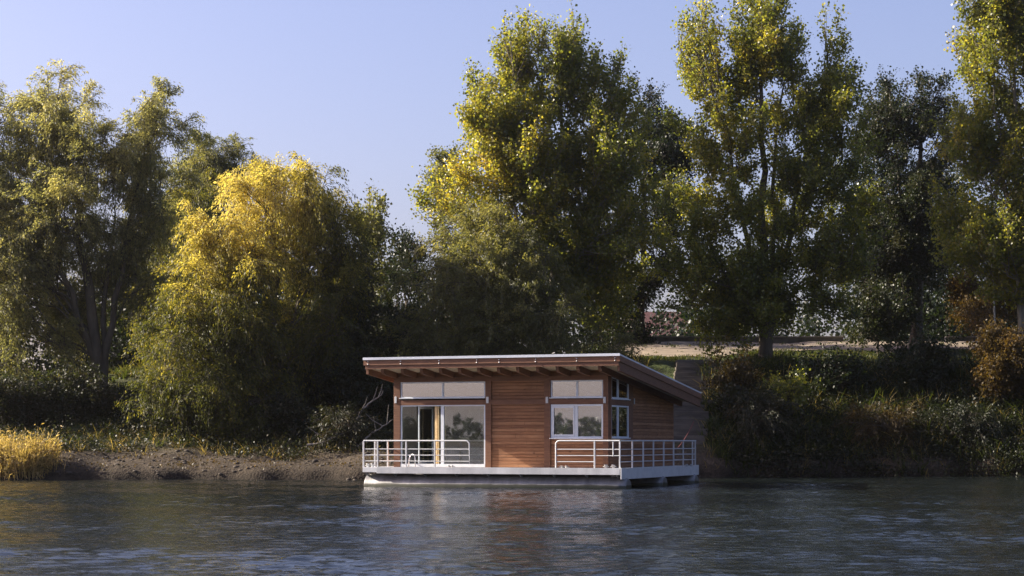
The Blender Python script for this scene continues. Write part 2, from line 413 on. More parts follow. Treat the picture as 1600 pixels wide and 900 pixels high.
# --- centre
tree('bushy_willow', 'broad sage green willow right behind the houseboat roof', 775, 92, (770, 350),
     [(760, 350, 50, 42), (710, 385, 50, 50), (820, 380, 50, 55), (680, 440, 45, 50), (760, 430, 65, 55, -1), (840, 450, 55, 55), (700, 510, 60, 50, -1), (790, 520, 70, 50, -1.5), (870, 530, 55, 45), (640, 540, 45, 50), (930, 555, 50, 40)],
     'willow', 'sage', lambda p: grad(690, 370, 92, 150, .35, .62)(p), r0=.26, dens=.85, low=.12)
tree('grey_tree', 'small grey tree peeping out far behind the left of the tall poplar', 700, 116, (692, 260),
     [(690, 262, 24, 28), (700, 300, 34, 40), (715, 360, 40, 50)], 'round', 'sage', lambda p: .35, r0=.2)
pop1 = [(868, 310, 44, 45, .6), (835, 395, 46, 45), (895, 405, 44, 45), (870, 230, 40, 40, .8), (780, 210, 40, 42), (899, 62, 9, 26), (838, 62, 9, 24), (966, 108, 9, 22), (795, 72, 9, 24), (745, 155, 24, 52), (735, 215, 30, 42), (795, 105, 24, 50), (828, 92, 18, 48), (800, 160, 42, 48), (868, 100, 18, 40), (899, 90, 20, 50), (912, 125, 26, 40), (870, 170, 48, 50), (965, 140, 22, 42), (945, 190, 42, 45),
        (760, 270, 48, 42), (830, 250, 60, 55, -1), (910, 270, 60, 60, 1), (700, 300, 38, 26), (790, 330, 55, 45), (980, 260, 50, 55), (1010, 330, 42, 50), (940, 350, 60, 55, -1), (860, 350, 50, 50, 1.5), (990, 410, 48, 50), (930, 440, 50, 50), (960, 500, 40, 35), (668, 325, 14, 18)]
tree('tall_poplar', 'tall poplar with pale forked branches behind the houseboat roof', 862, 99, (880, 60), pop1, 'poplar', 'poplar',
     lambda p: grad(720, 260, 99, 150, .42, .68)(p) + .06, bark='pale_bark', trunks=[(800, 90, -1), (960, 160, 1.2), (745, 160, -1)], r0=.28, dens=.92, low=.2, limb_r=.08)
tree('dark_tree', 'dark tree filling the space between the two tallest poplars', 1000, 110, (1010, 190),
     [(1045, 215, 26, 45), (1052, 300, 30, 50), (1046, 400, 28, 50), (1012, 180, 34, 38), (1000, 240, 50, 50), (1040, 250, 30, 50), (975, 330, 60, 60), (1030, 350, 30, 50), (985, 450, 38, 60), (960, 530, 50, 40)], 'round', 'dark', lambda p: .5, r0=.3, dens=.95)
# --- right
pop2 = [(1094, 36, 9, 24), (1292, 62, 9, 24), (1340, 125, 9, 22), (1062, 80, 8, 22), (1252, 60, 10, 24), (1093, 75, 20, 55), (1080, 130, 24, 42), (1110, 110, 20, 40), (1185, 40, 34, 48), (1175, 105, 42, 50), (1222, 90, 30, 50), (1150, 150, 30, 40), (1240, 150, 45, 50), (1295, 105, 26, 48), (1285, 170, 42, 48), (1335, 165, 18, 48),
        (1095, 200, 42, 50), (1165, 220, 55, 50, -1), (1330, 235, 45, 45), (1250, 250, 60, 55), (1080, 290, 48, 50), (1150, 310, 60, 55, -1.5), (1230, 340, 62, 55, 1), (1310, 320, 60, 60), (1060, 380, 45, 50), (1120, 410, 60, 50, -1.5), (1195, 440, 58, 48, -1),
        (1280, 410, 48, 45), (1345, 390, 38, 50), (1075, 470, 50, 40), (1150, 490, 60, 36, -1), (1240, 495, 48, 32), (1110, 530, 45, 24, -1), (1310, 490, 22, 25), (1195, 10, 30, 22)]
tree('tall_poplar', 'tallest poplar, wide crown to the ground, right of the houseboat', 1197, 100, (1185, 20), pop2, 'poplar', 'poplar',
     lambda p: grad(1100, 180, 100, 220, .36, .60)(p), trunks=[(1092, 60, -.8), (1300, 110, 1), (1230, 80, .5)], bark='bark', r0=.36, dens=.86, low=.15, limb_r=.09)
tree('forked_tree', 'dark double stemmed tree with see through crown beside the road', 1432, 106, (1445, 150),
     [(1385, 165, 30, 30), (1482, 190, 34, 42), (1352, 190, 26, 40), (1400, 165, 32, 35), (1445, 165, 35, 40), (1420, 215, 45, 35), (1475, 140, 20, 28), (1375, 210, 26, 50), (1380, 300, 40, 50), (1480, 260, 40, 50), (1430, 330, 50, 40), (1380, 400, 42, 50), (1470, 380, 50, 50), (1365, 480, 35, 38), (1400, 455, 45, 40)],
     'round', 'dark', lambda p: .62, trunks=[(1395, 200, .6)], r0=.42, dens=.72, low=.3)
tree('dark_tree', 'dark full tree closing the space between tallest poplar and double stemmed tree', 1362, 113, (1365, 230),
     [(1360, 225, 30, 36), (1345, 290, 38, 45), (1385, 280, 34, 45), (1350, 360, 45, 50), (1400, 350, 40, 50), (1355, 430, 30, 36), (1395, 440, 45, 50), (1440, 420, 45, 60), (1445, 270, 36, 50)], 'round', 'dark', lambda p: .5, r0=.28, dens=.95)
pop3 = [(1530, 30, 30, 48), (1575, 20, 40, 50), (1515, 90, 24, 40), (1560, 100, 50, 50), (1612, 90, 40, 70), (1520, 170, 38, 42), (1585, 190, 50, 55), (1490, 240, 38, 45), (1550, 270, 55, 50, -1), (1620, 290, 50, 70), (1490, 330, 38, 42), (1550, 360, 55, 48), (1605, 400, 45, 50), (1500, 405, 36, 34), (1575, 450, 50, 36), (1660, 150, 60, 110), (1660, 350, 60, 110), (1590, -20, 50, 40)]
tree('tall_poplar', 'tall poplar with glinting leaves cut off by the right edge', 1600, 98, (1575, 0), pop3, 'poplar', 'poplar',
     lambda p: .56 + 0 * p[:, 0], trunks=[(1530, 20, -.6), (1640, 40, 1)], bark='pale_bark', r0=.3, dens=.9, low=.2, limb_r=.08)
tree('autumn_tree', 'small rust coloured tree beside the thin pale pole', 1530, 110, (1530, 440),
     [(1525, 440, 28, 30), (1508, 478, 26, 30), (1548, 478, 30, 34), (1585, 470, 34, 34), (1510, 505, 20, 16)], 'round', 'rust', lambda p: .45, r0=.12, dens=.8)
tree('young_tree', 'small leafy tree tucked against the double stemmed one', 1372, 104, (1370, 470),
     [(1370, 480, 34, 34), (1350, 510, 28, 26), (1395, 505, 30, 28), (1412, 480, 14, 34)], 'round', 'dark', lambda p: .7, r0=.1, dens=.9)

# --- shrubs on the banks
def shrub(name, label, px, Y, r, hgt, mat, tone=.5, style='round', dens=1.0, lobes=None, cat='bush', group=None):
    X = (px - CX) * Y / F; z = float(H(X, Y))
    b = np.array([X, Y, z - .08])
    root = empty(name, tuple(b), label, cat, group)
    wood = Acc(); rows = []
    n = lobes or 5
    for i in range(n):
        a = i / n * 6.283 + rng.random(); q = rng.random() * .55
        rr = r * (.42 + .25 * rng.random())
        rows.append((X + math.cos(a) * r * q, Y + math.sin(a) * r * q * .8, z + hgt * (.35 + .4 * rng.random()), rr, rr * .9, hgt * .38))
    V, T = make_crown(rows, style, lambda c: b + np.array([0, 0, .05]) + np.append(rng.normal(0, .08 * r, 2), 0), lambda p: tone, wood, dens, .05)
    NLEAF[0] += len(V)
    wood.build('stem', M['bark'], root, origin=b)
    np_mesh('foliage', V.reshape(-1, 3), np.arange(len(V) * 4).reshape(-1, 4), M[mat], root, tone=T, origin=b)
    return root
shrub('bramble_bush', 'yellow leaved bush low under the golden willow', 365, 88.5, 1.1, 1.3, 'gold', .25, dens=.8)
shrub('bramble_bush', 'dark green bush at the foot of the golden willow, left of the yellow leaved one', 275, 89.5, 1.4, 1.5, 'under', .35)
shrub('bramble_bush', 'dark green bush on the bank edge between yellow leaved bush and houseboat', 450, 88.5, 1.5, 1.7, 'under', .3)
shrub('bramble_bush', 'olive bush by the water just left of the houseboat rail', 535, 85.5, 1.3, 1.9, 'under', .6, 'willow', .6)
shrub('bramble_bush', 'wide low bush under the tall grey green willow', 120, 92, 2.4, 2.0, 'under', .42, lobes=8)
shrub('bramble_bush', 'grey green bush behind the straw coloured reeds at the left edge', 25, 91, 2.2, 2.6, 'under', .5, lobes=7)
shrub('bramble_bush', 'dark bush on the bank top left of the houseboat roof', 570, 91, 1.9, 3.0, 'dark', .45, lobes=7)
shrub('autumn_bush', 'large rust and gold bush on the slope at the right edge', 1560, 92, 2.2, 3.6, 'rust', .42, 'round', .75, 9)
shrub('autumn_bush', 'red brown bush on the slope just right of the roof tip', 1150, 92.5, 1.4, 2.4, 'rust', .05, 'round', .7, 6)
shrub('leafy_bush', 'yellow green sapling thicket on the slope below the tallest poplar', 1235, 91.5, 1.2, 2.6, 'poplar', .5, 'round', .4, 5)
shrub('leafy_bush', 'trailing olive bush at the waterline right of the houseboat deck', 1190, 89, 1.7, 1.9, 'under', .45, 'willow', .6, 6)
shrub('leafy_bush', 'low tawny bush at the waterline in the middle of the dark slope', 1385, 89.3, 1.9, 1.7, 'rust', .12, 'willow', .45, 7)
shrub('leafy_bush', 'dark bush at the waterline below the rust and gold bush', 1500, 89.3, 1.9, 1.8, 'under', .3, 'willow', .6, 7)
shrub('leafy_bush', 'tall dark bush halfway up the slope below the double stemmed tree', 1440, 95, 2.2, 2.4, 'dark', .5, 'round', .7, 7)
shrub('leafy_bush', 'dark green bush on the slope left of the yellow green sapling thicket', 1150, 91, 1.4, 1.6, 'under', .5, 'round', .8, 5)
shrub('leafy_bush', 'dark bush halfway up the slope between two poplar trunks', 1310, 94, 2.0, 2.2, 'dark', .45, 'round', .7, 6)

# --- ground cover: leaves, clods and blades nobody could count
def cover(name, n, xr, dr, hmax, mat, tone, leaf=(.12, .08), m=70, spread=.45, mask=None):
    x = rng.uniform(*xr, n); d = rng.uniform(*dr, n); y = shore(x) + d
    nz = np.sin(x * .9 + 1.7 * np.sin(y * .5)) * np.sin(y * 1.1 + x * .3) + rng.normal(0, .5, n)
    keep = nz > -.45
    if mask is not None: keep &= mask(x, y)
    x, y = x[keep], y[keep]; n = len(x)
    z = H(x, y); hh = hmax * (.3 + .7 * rng.random(n) ** 1.5)
    c = np.stack([x, y, z], -1)
    off = np.abs(rng.normal(0, 1, (n, m, 3))) * np.sign(rng.normal(size=(n, m, 3)))
    off[..., :2] *= spread; off[..., 2] = np.abs(off[..., 2]) * hh[:, None] * .5
    pos = (c[:, None] + off).reshape(-1, 3)
    s = .6 + .7 * rng.random(len(pos))
    V = leaf_quads(pos, sph(len(pos)) + np.array([0, 0, -.1]), leaf[0] * s, leaf[1] * s)
    T = np.clip(np.repeat(tone + rng.normal(0, .16, n), m) + rng.normal(0, .12, len(pos)), 0, 1)
    NLEAF[0] += len(V)
    o = np_mesh(name, V.reshape(-1, 3), np.arange(len(V) * 4).reshape(-1, 4), M[mat], tone=T)
    return tag(o, kind='stuff')
path_mask = lambda x, y: ~((np.abs(x + 16.5 + (y - 90) * .15) < .5))
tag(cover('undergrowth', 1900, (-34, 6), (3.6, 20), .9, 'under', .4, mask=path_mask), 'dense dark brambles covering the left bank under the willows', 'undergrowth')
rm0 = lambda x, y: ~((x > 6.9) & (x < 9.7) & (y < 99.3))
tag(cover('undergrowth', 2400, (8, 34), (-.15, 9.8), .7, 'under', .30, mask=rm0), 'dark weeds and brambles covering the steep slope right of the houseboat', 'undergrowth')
tag(cover('leaf_litter', 900, (-34, 6), (.6, 7), .07, 'rust', .2, (.10, .06), 14, .6), 'fallen brown leaves strewn on the earthy foreshore', 'fallen leaves')

rmask = lambda x, y: ~((x < 12) & (y > 101.3 + .3 * np.sin(x * 3))) & ~((x > 7.0) & (x < 9.6 + (y - 97) * .1) & (y < 99.3))
def blades(name, n, xr, dr, hgt, mat, tone, w=.025, lean=.35, tuft=12, mask=None, drop=0):
    nt_ = n // tuft
    x = rng.uniform(*xr, nt_); y = shore(x) + rng.uniform(*dr, nt_)
    if mask is not None:
        k = mask(x, y); x, y = x[k], y[k]; nt_ = len(x)
    hs = hgt * (.4 + .8 * rng.random(nt_))
    x = np.repeat(x, tuft) + rng.normal(0, .12, nt_ * tuft); y = np.repeat(y, tuft) + rng.normal(0, .12, nt_ * tuft)
    h = np.repeat(hs, tuft) * (.5 + .6 * rng.random(len(x)))
    b = np.stack([x, y, H(x, y) - .02], -1)
    d = rng.normal(0, lean, (len(x), 2))
    dirv = np.stack([d[:, 0], d[:, 1], np.ones(len(x))], -1)
    sd = nrm(np.stack([rng.normal(size=len(x)), rng.normal(size=len(x)), np.zeros(len(x))], -1)) * w
    mid = b + dirv * h[:, None] * .55
    tip = b + dirv * h[:, None] + np.stack([d[:, 0], d[:, 1], -np.abs(d[:, 0]) * .6 - drop], -1) * h[:, None] * .6
    V = np.stack([b - sd, b + sd, mid + sd * .8, mid - sd * .8, mid - sd * .8, mid + sd * .8, tip + sd * .15, tip - sd * .15], 1)
    T = np.clip(np.repeat(np.repeat(tone + rng.normal(0, .2, nt_), tuft) + rng.normal(0, .1, len(x)), 2), 0, 1)
    o = np_mesh(name, V.reshape(-1, 3), np.arange(len(x) * 8).reshape(-1, 4), M[mat], tone=T)
    return tag(o, kind='stuff')
tag(blades('grass', 26000, (5, 34), (9.6, 17.2), .26, 'grass', .55, mask=rmask), 'green grass verge along the top of the right bank', 'grass')
tag(blades('grass', 14000, (8, 34), (.1, 11), .9, 'grass', .2, .03, .5, mask=rmask), 'long rank grass hanging on the dark right slope', 'grass')
tag(blades('grass', 12000, (-34, 5), (5.5, 22), .5, 'grass', .4, .025, .4), 'rough grass under the willows on the left bank', 'grass')
tag(blades('grass', 9000, (-33, -16), (21, 32), .45, 'grass', .6, .03), 'sunlit grass showing through a gap behind the left willows', 'grass')
tag(blades('grass', 1800, (5, 34), (14, 24), .22, 'grass', .55, tuft=9), 'thin grass tufts scattered over the gravel road', 'grass')
tag(blades('dry_stalks', 3600, (6.5, 34), (-.05, 11), 1.0, 'straw', .12, .016, .45, 5, mask=rmask), 'dry bent stalks tangled in the weeds of the right slope', 'dry stalks')
tag(blades('dry_stalks', 1500, (-30, 0), (3.8, 9), .7, 'straw', .1, .014, .6, 5), 'dry stalks along the top of the left foreshore', 'dry stalks')
# stones, clods and sticks of the foreshore
def debris(n, xr, dr):
    x = rng.uniform(*xr, n); y = shore(x) + rng.uniform(*dr, n); r = .03 + .10 * rng.random(n) ** 3
    z = H(x, y); phi = (1 + 5 ** .5) / 2
    ic = nrm(np.array([(-1, phi, 0), (1, phi, 0), (-1, -phi, 0), (1, -phi, 0), (0, -1, phi), (0, 1, phi), (0, -1, -phi), (0, 1, -phi), (phi, 0, -1), (phi, 0, 1), (-phi, 0, -1), (-phi, 0, 1)], dtype=float))
    tr = np.array([(0, 11, 5), (0, 5, 1), (0, 1, 7), (0, 7, 10), (0, 10, 11), (1, 5, 9), (5, 11, 4), (11, 10, 2), (10, 7, 6), (7, 1, 8), (3, 9, 4), (3, 4, 2), (3, 2, 6), (3, 6, 8), (3, 8, 9), (4, 9, 5), (2, 4, 11), (6, 2, 10), (8, 6, 7), (9, 8, 1)])
    V = np.stack([x, y, z], -1)[:, None] + ic[None] * (r[:, None, None] * (.7 + .5 * rng.random((n, 12, 1)))) * np.array([1.3, 1, .7])
    T = (tr[None] + np.arange(n)[:, None, None] * 12).reshape(-1, 3)
    return np_mesh('stones', V, np.zeros((0, 4), dtype=np.int32), noise_mat('shore_stone', [(.3, (.03, .024, .018)), (.7, (.10, .08, .06))], 1.7, 5, .9, .4, 9), tris=T)
tag(debris(1100, (-34, 6), (-.1, 5)), 'small stones and clods scattered over the left foreshore', 'stones', kind='stuff')
# straw coloured reeds at the left water edge
def reeds():
    b = np.array([(45 - CX) * 82.5 / F, 82.5, 0.3])
    root = empty('reed_clump', tuple(b), 'straw coloured sunlit reeds and weeds at the left water edge', 'reeds')
    n = 5200
    cx_ = b[0] + rng.uniform(-3.4, .95, 30); ch_ = .4 + .7 * rng.random(30); ii = rng.integers(0, 30, n); x = cx_[ii] + rng.normal(0, .22, n); y = shore(x) + np.abs(rng.normal(.9, .7, n)); z = H(x, y)
    hh = ch_[ii] * 1.35 * (1 - .22 * np.clip(x - b[0], 0, 3)) * (.4 + .7 * rng.random(n)); hh = np.clip(hh, .25, 2)
    p = np.stack([x, y, z], -1); d = rng.normal(0, .28, (n, 2)); dv = np.stack([d[:, 0], d[:, 1], np.ones(n)], -1)
    sd = nrm(np.stack([rng.normal(size=n), rng.normal(size=n), np.zeros(n)], -1)) * .014
    mid = p + dv * hh[:, None] * .6; tip = p + dv * hh[:, None] * 1.0 + np.stack([d[:, 0], d[:, 1], -np.abs(d[:, 0])], -1) * hh[:, None] * .5
    V = np.stack([p - sd, p + sd, mid + sd, mid - sd, mid - sd, mid + sd, tip + sd * .2, tip - sd * .2], 1).reshape(-1, 3)
    T = np.repeat(np.clip(.45 + .22 * np.sin(ii * 1.7) + rng.normal(0, .22, n), 0, 1), 2)
    np_mesh('stem', V, np.arange(n * 8).reshape(-1, 4), M['straw'], root, tone=T, origin=b)
    k = 5
    q = (p[:, None] + dv[:, None] * hh[:, None, None] * (.35 + .65 * rng.random((n, k, 1)))).reshape(-1, 3) + rng.normal(0, .07, (n * k, 3))
    s = .6 + .7 * rng.random(n * k)
    L = leaf_quads(q, sph(n * k) + np.array([0, 0, .4]), .15 * s, .05 * s)
    np_mesh('foliage', L.reshape(-1, 3), np.arange(n * k * 4).reshape(-1, 4), M['straw'], root, tone=np.clip(.4 + rng.normal(0, .28, n * k), 0, 1), origin=b)
reeds()

# --- woods behind (one mass each)
def wood_mass(name, label, n, xr, yr, hr, leaf, tone, seed, mat='dark', m=260, gap=None, foot=None):
    x = rng.uniform(*xr, n); y = rng.uniform(*yr, n)
    if gap is not None:
        k = gap(x, y); x, y = x[k], y[k]; n = len(x)
    base = H(x, y)
    top = rng.uniform(*hr, n) * (.85 + .25 * np.sin(x * .35 + seed))
    r = top * (.22 + .12 * rng.random(n))
    u = sph(n * m).reshape(n, m, 3) * (rng.random((n, m, 1)) ** .4)
    t_ = rng.random((n, m, 1)); u[..., 2:] = 0; u = nrm(u) * np.sqrt(rng.random((n, m, 1))) * np.sqrt(np.clip(1.02 - t_ ** 3, 0, 1))
    c = np.stack([x, y, base], -1)
    pos = c[:, None] + u * np.stack([r, r, top * 0], -1)[:, None] + t_ * np.stack([r * 0, r * 0, top], -1)[:, None]
    pos = pos.reshape(-1, 3) + rng.normal(0, .25, (n * m, 3))
    s = .6 + .8 * rng.random(len(pos))
    V = leaf_quads(pos, sph(len(pos)), leaf * s, leaf * .8 * s)
    T = np.clip(np.repeat(tone + rng.normal(0, .2, n), m) + rng.normal(0, .1, len(pos)), 0, 1)
    NLEAF[0] += len(V)
    o = np_mesh(name, V.reshape(-1, 3), np.arange(len(V) * 4).reshape(-1, 4), M[mat], tone=T)
    return tag(o, label, 'wood', kind='stuff')
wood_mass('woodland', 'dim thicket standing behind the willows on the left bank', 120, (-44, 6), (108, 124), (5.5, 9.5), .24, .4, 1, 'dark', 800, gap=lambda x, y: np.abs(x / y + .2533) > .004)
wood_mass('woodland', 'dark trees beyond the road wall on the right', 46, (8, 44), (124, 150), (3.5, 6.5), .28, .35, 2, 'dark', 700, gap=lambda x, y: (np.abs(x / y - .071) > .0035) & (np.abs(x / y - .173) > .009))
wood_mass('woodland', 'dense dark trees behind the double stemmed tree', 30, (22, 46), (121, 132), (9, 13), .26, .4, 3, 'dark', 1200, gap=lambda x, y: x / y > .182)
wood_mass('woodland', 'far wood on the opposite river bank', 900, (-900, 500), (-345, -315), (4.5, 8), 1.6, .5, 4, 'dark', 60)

wood_mass('woodland', 'tall unseen wood added beyond the right edge to shade the right bank', 60, (42, 75), (46, 100), (14, 20), .6, .4, 5, 'dark', 500, gap=lambda x, y: (y > shore(x) + 2) & (x > y * .29 + 16))  # unseen mass added to block sky light from the right slope and side wall
# ------------------------------------------------------------------ road, wall, building, pole
def strip(name, x0, x1, yf0, yf1, mat, dz=.03, st=.4, nv=14):
    xs_ = np.arange(x0, x1, st); rows = []
    for t in np.linspace(0, 1, nv):
        y = yf0(xs_) * (1 - t) + yf1(xs_) * t
        rows.append(np.stack([xs_, y, H(xs_, y) + dz], -1))
    V = np.stack(rows); nx = len(xs_)
    i = (np.arange(nv - 1)[:, None] * nx + np.arange(nx - 1)[None]).reshape(-1)
    return np_mesh(name, V.reshape(-1, 3), np.stack([i, i + 1, i + nx + 1, i + nx], -1), mat, smooth=True)
gravel = noise_mat('road_gravel', [(.3, (.15, .115, .085)), (.7, (.30, .24, .18))], 3.0, 10, .95, .6, 20, (.35, 1, 1))
tag(strip('road', 5.5, 45, lambda x: 101.4 + 3.6 * sm(x, 10.5, 14) + .5 * np.sin(x * .35) + .25 * np.sin(x * 1.1) + 1.5 * np.exp(-((x - 17) / 1.8) ** 2), lambda x: 112.6 + 0 * x, gravel), kind='structure')
tag(strip('path', 18.2, 21.6, lambda x: 112.0 + 0 * x, lambda x: 135.0 + 0 * x, gravel, .05, nv=30), kind='structure')
stone = noise_mat('wall_stone', [(.3, (.10, .09, .08)), (.7, (.22, .20, .18))], 2.5, 8, .9, .6, 8)
capm = noise_mat('coping_stone', [(.3, (.22, .20, .17)), (.7, (.36, .33, .28))], 4, 6, .9, .3)
def boxes(name, lst, mat, parent=None, bevel=0, origin=(0, 0, 0), mw=None):
    bm = bmesh.new()
    for (x0, x1, y0, y1, z0, z1) in lst:
        r = bmesh.ops.create_cube(bm, size=1.0)
        bmesh.ops.scale(bm, vec=(abs(x1 - x0), abs(y1 - y0), abs(z1 - z0)), verts=r['verts'])
        bmesh.ops.translate(bm, vec=((x0 + x1) / 2 - origin[0], (y0 + y1) / 2 - origin[1], (z0 + z1) / 2 - origin[2]), verts=r['verts'])
    if bevel: bmesh.ops.bevel(bm, geom=list(bm.edges), offset=bevel, segments=2, affect='EDGES', profile=.7)
    me = bpy.data.meshes.new(name); bm.to_mesh(me); bm.free(); me.materials.append(mat)
    o = bpy.data.objects.new(name, me); COL.objects.link(o)
    if parent: o.parent = parent
    return o
for (xa, xb, lab) in ((6.0, 19.5, 'low dark stone wall behind the road, left of the path gap'), (25.5, 46, 'low dark stone wall behind the road at the right edge')):
    y = 112.9; n = int((xb - xa) / 1.5); r = empty('road_wall', (xa, y, 7.2), lab, 'wall')
    boxes('wall_body', [(xa, xb, y, y + .35, 6.4, 7.72)], stone, r, .02, (xa, y, 7.2))
    boxes('coping', [(xa + i * (xb - xa) / n + .01, xa + (i + 1) * (xb - xa) / n - .01, y - .06, y + .41, 7.725, 7.80) for i in range(n)], capm, r, .012, (xa, y, 7.2))

# red roofed house far behind
redroof = noise_mat('roof_tiles', [(.3, (.07, .03, .028)), (.7, (.13, .055, .05))], 3, 5, .8, .4, 14, (1, 1, 4))
render_m = noise_mat('house_render', [(.3, (.14, .12, .11)), (.7, (.22, .19, .17))], 2, 5, .9, .1)
darkglass = noise_mat('dark_window', [(.3, (.02, .022, .025)), (.7, (.03, .033, .036))], 2, 2, .15, 0)
def far_house(label, px, Y, w, eave, ridge):
    X = (px - CX) * Y / F; z0 = 7.0
    r = empty('house', (X, Y, z0), label, 'house')
    boxes('wall', [(-w / 2, w / 2, 0, 7, 0, eave)], render_m, r, 0)
    bm = bmesh.new(); o_ = .4
    vs = [bm.verts.new(v) for v in ((-w / 2 - o_, -o_, eave - .1), (w / 2 + o_, -o_, eave - .1), (w / 2 + o_, 7 + o_, eave - .1), (-w / 2 - o_, 7 + o_, eave - .1), (-w / 2 + 1, 3.5, ridge), (w / 2 - 1, 3.5, ridge))]
    for f in ((0, 1, 5, 4), (1, 2, 5), (2, 3, 4, 5), (3, 0, 4), (3, 2, 1, 0)): bm.faces.new([vs[i] for i in f])
    me = bpy.data.meshes.new('roof'); bm.to_mesh(me); bm.free(); me.materials.append(redroof)
    o = bpy.data.objects.new('roof', me); COL.objects.link(o); o.parent = r
    for i in range(3):
        cx_ = -w / 2 + w * (i + .5) / 3
        f = boxes('window', [(cx_ - .5, cx_ + .5, -.06, .02, 1.0, 2.3)], capm, r)
        boxes('pane', [(cx_ - .42, cx_ + .42, -.075, -.062, 1.08, 2.22)], darkglass, f)
far_house('red roofed house glimpsed left of the tallest poplar, beyond the road', 1012, 165, 9, 2.9, 6.0)
far_house('reddish roofed house glimpsed right of the double stemmed tree, beyond the wall', 1490, 150, 12, 1.9, 3.2)

# thin pole on the verge
pole_m = noise_mat('pole_paint', [(.3, (.34, .33, .30)), (.7, (.5, .48, .44))], 5, 4, .6, .1)
def pole():
    x0, z0 = XZ(1556, 546, 103.5); z0 = float(H(x0, 103.5)) - .1
    r = empty('thin_pole', (x0, 103.5, z0), 'thin pale leaning pole standing on the verge near the right edge', 'pole')
    a = Acc(); P = np.array([[[0, 0, 0], [-.05, 0, 1.6], [-.12, .02, 3.4], [-.22, .02, 5.6]]]); a.tubes(P, np.array([[.055, .05, .045, .04]]), 8)
    a.build('pole_shaft', pole_m, r)
    b = Acc(); b.tubes(np.array([[[-.12, .02, 3.3], [-.12, .02, 3.42]]]), np.array([[.075, .075]]), 8); b.build('collar', pole_m, r)
    b = Acc(); b.tubes(np.array([[[-.22, .02, 5.55], [-.222, .02, 5.66]]]), np.array([[.06, .05]]), 8); b.build('collar', pole_m, r)
pole()

# stepped timber and concrete ramp behind the boat
ramp_m = noise_mat('weathered_concrete', [(.3, (.05, .042, .034)), (.7, (.14, .115, .09))], 1.5, 9, .9, .5, 9, (.5, 1, 3))
def ramp_():
    lst = []; n = 17
    for i in range(n):
        y0 = 88.6 + i * .6
        z1 = float(np.max(H(np.linspace(7, 10, 8), np.full(8, y0 + .5)))) + .06
        lst.append((7.2 + i * .08, 8.9 + i * .10 + .12 * math.sin(i * 2.3), y0, y0 + 1.3, z1 - .9, z1 + .02 * (i % 2)))
    o = boxes('steps', lst, ramp_m, None, .02); tag(o, kind='structure')
ramp_()

# fallen branches left of the boat
def branch(label, pts, r):
    p = np.array([(XZ(px, py, Y)[0], Y, XZ(px, py, Y)[1]) for px, py, Y in pts])
    a = Acc(); 
    t = np.linspace(0, len(p) - 1, len(p) * 3); q = np.stack([np.interp(t, range(len(p)), p[:, i]) for i in range(3)], -1) + rng.normal(0, .02, (len(t), 3))
    a.tubes(q[None], np.linspace(r, r * .25, len(q))[None], 7)
    for k in (len(q) // 2, len(q) * 2 // 3, len(q) * 4 // 5):
        e = q[k] + np.array([rng.normal(0, .5), rng.normal(0, .2), .5 + .4 * rng.random()])
        a.tubes(np.stack([q[k], q[k] * .4 + e * .6 + [0, 0, -.08], e])[None], np.array([[r * .45, r * .3, r * .12]]), 5)
    o = a.build('fallen_branch', M['deadwood'], origin=q[0]); o.location = q[0]
    return tag(o, label, 'branch', 'bare branches lying on the bank beside the houseboat')
branch('bare grey branch arching up beside the left end of the roof', [(553, 690, 86), (556, 660, 86), (566, 640, 86.2), (585, 625, 86.4), (600, 612, 86.5)], .075)
branch('bare grey branch lying low toward the house corner post', [(560, 700, 85), (575, 682, 85.2), (595, 668, 85.4), (614, 655, 85.4)], .06)
branch('short broken branch on the foreshore left of the boat', [(480, 695, 85), (500, 692, 85), (530, 680, 85.2)], .06)

# ------------------------------------------------------------------ houseboat
TH = math.radians(21.0); c_, s_ = math.cos(TH), math.sin(TH)
P0 = ((970 - CX) * 65 / F, 65.0)
OU, OV = -4.85, 4.3                                     # boat centre in its own front-corner coordinates
def U(px, v):
    k = (px - CX) / F; return (k * (P0[1] + v * c_) - P0[0] - v * s_) / (c_ + k * s_)
def Vv(px, u):
    k = (px - CX) / F; return (k * (P0[1] - u * s_) - P0[0] - u * c_) / (s_ - k * c_)
def W(py, u, v):
    return CAMZ + (HY - py) * (P0[1] - u * s_ + v * c_) / F
boat = empty('houseboat', (P0[0] + OU * c_ + OV * s_, P0[1] - OU * s_ + OV * c_, 0), 'brown timber houseboat with sloping roof and white railed deck moored on the river', 'houseboat', rz=-TH)

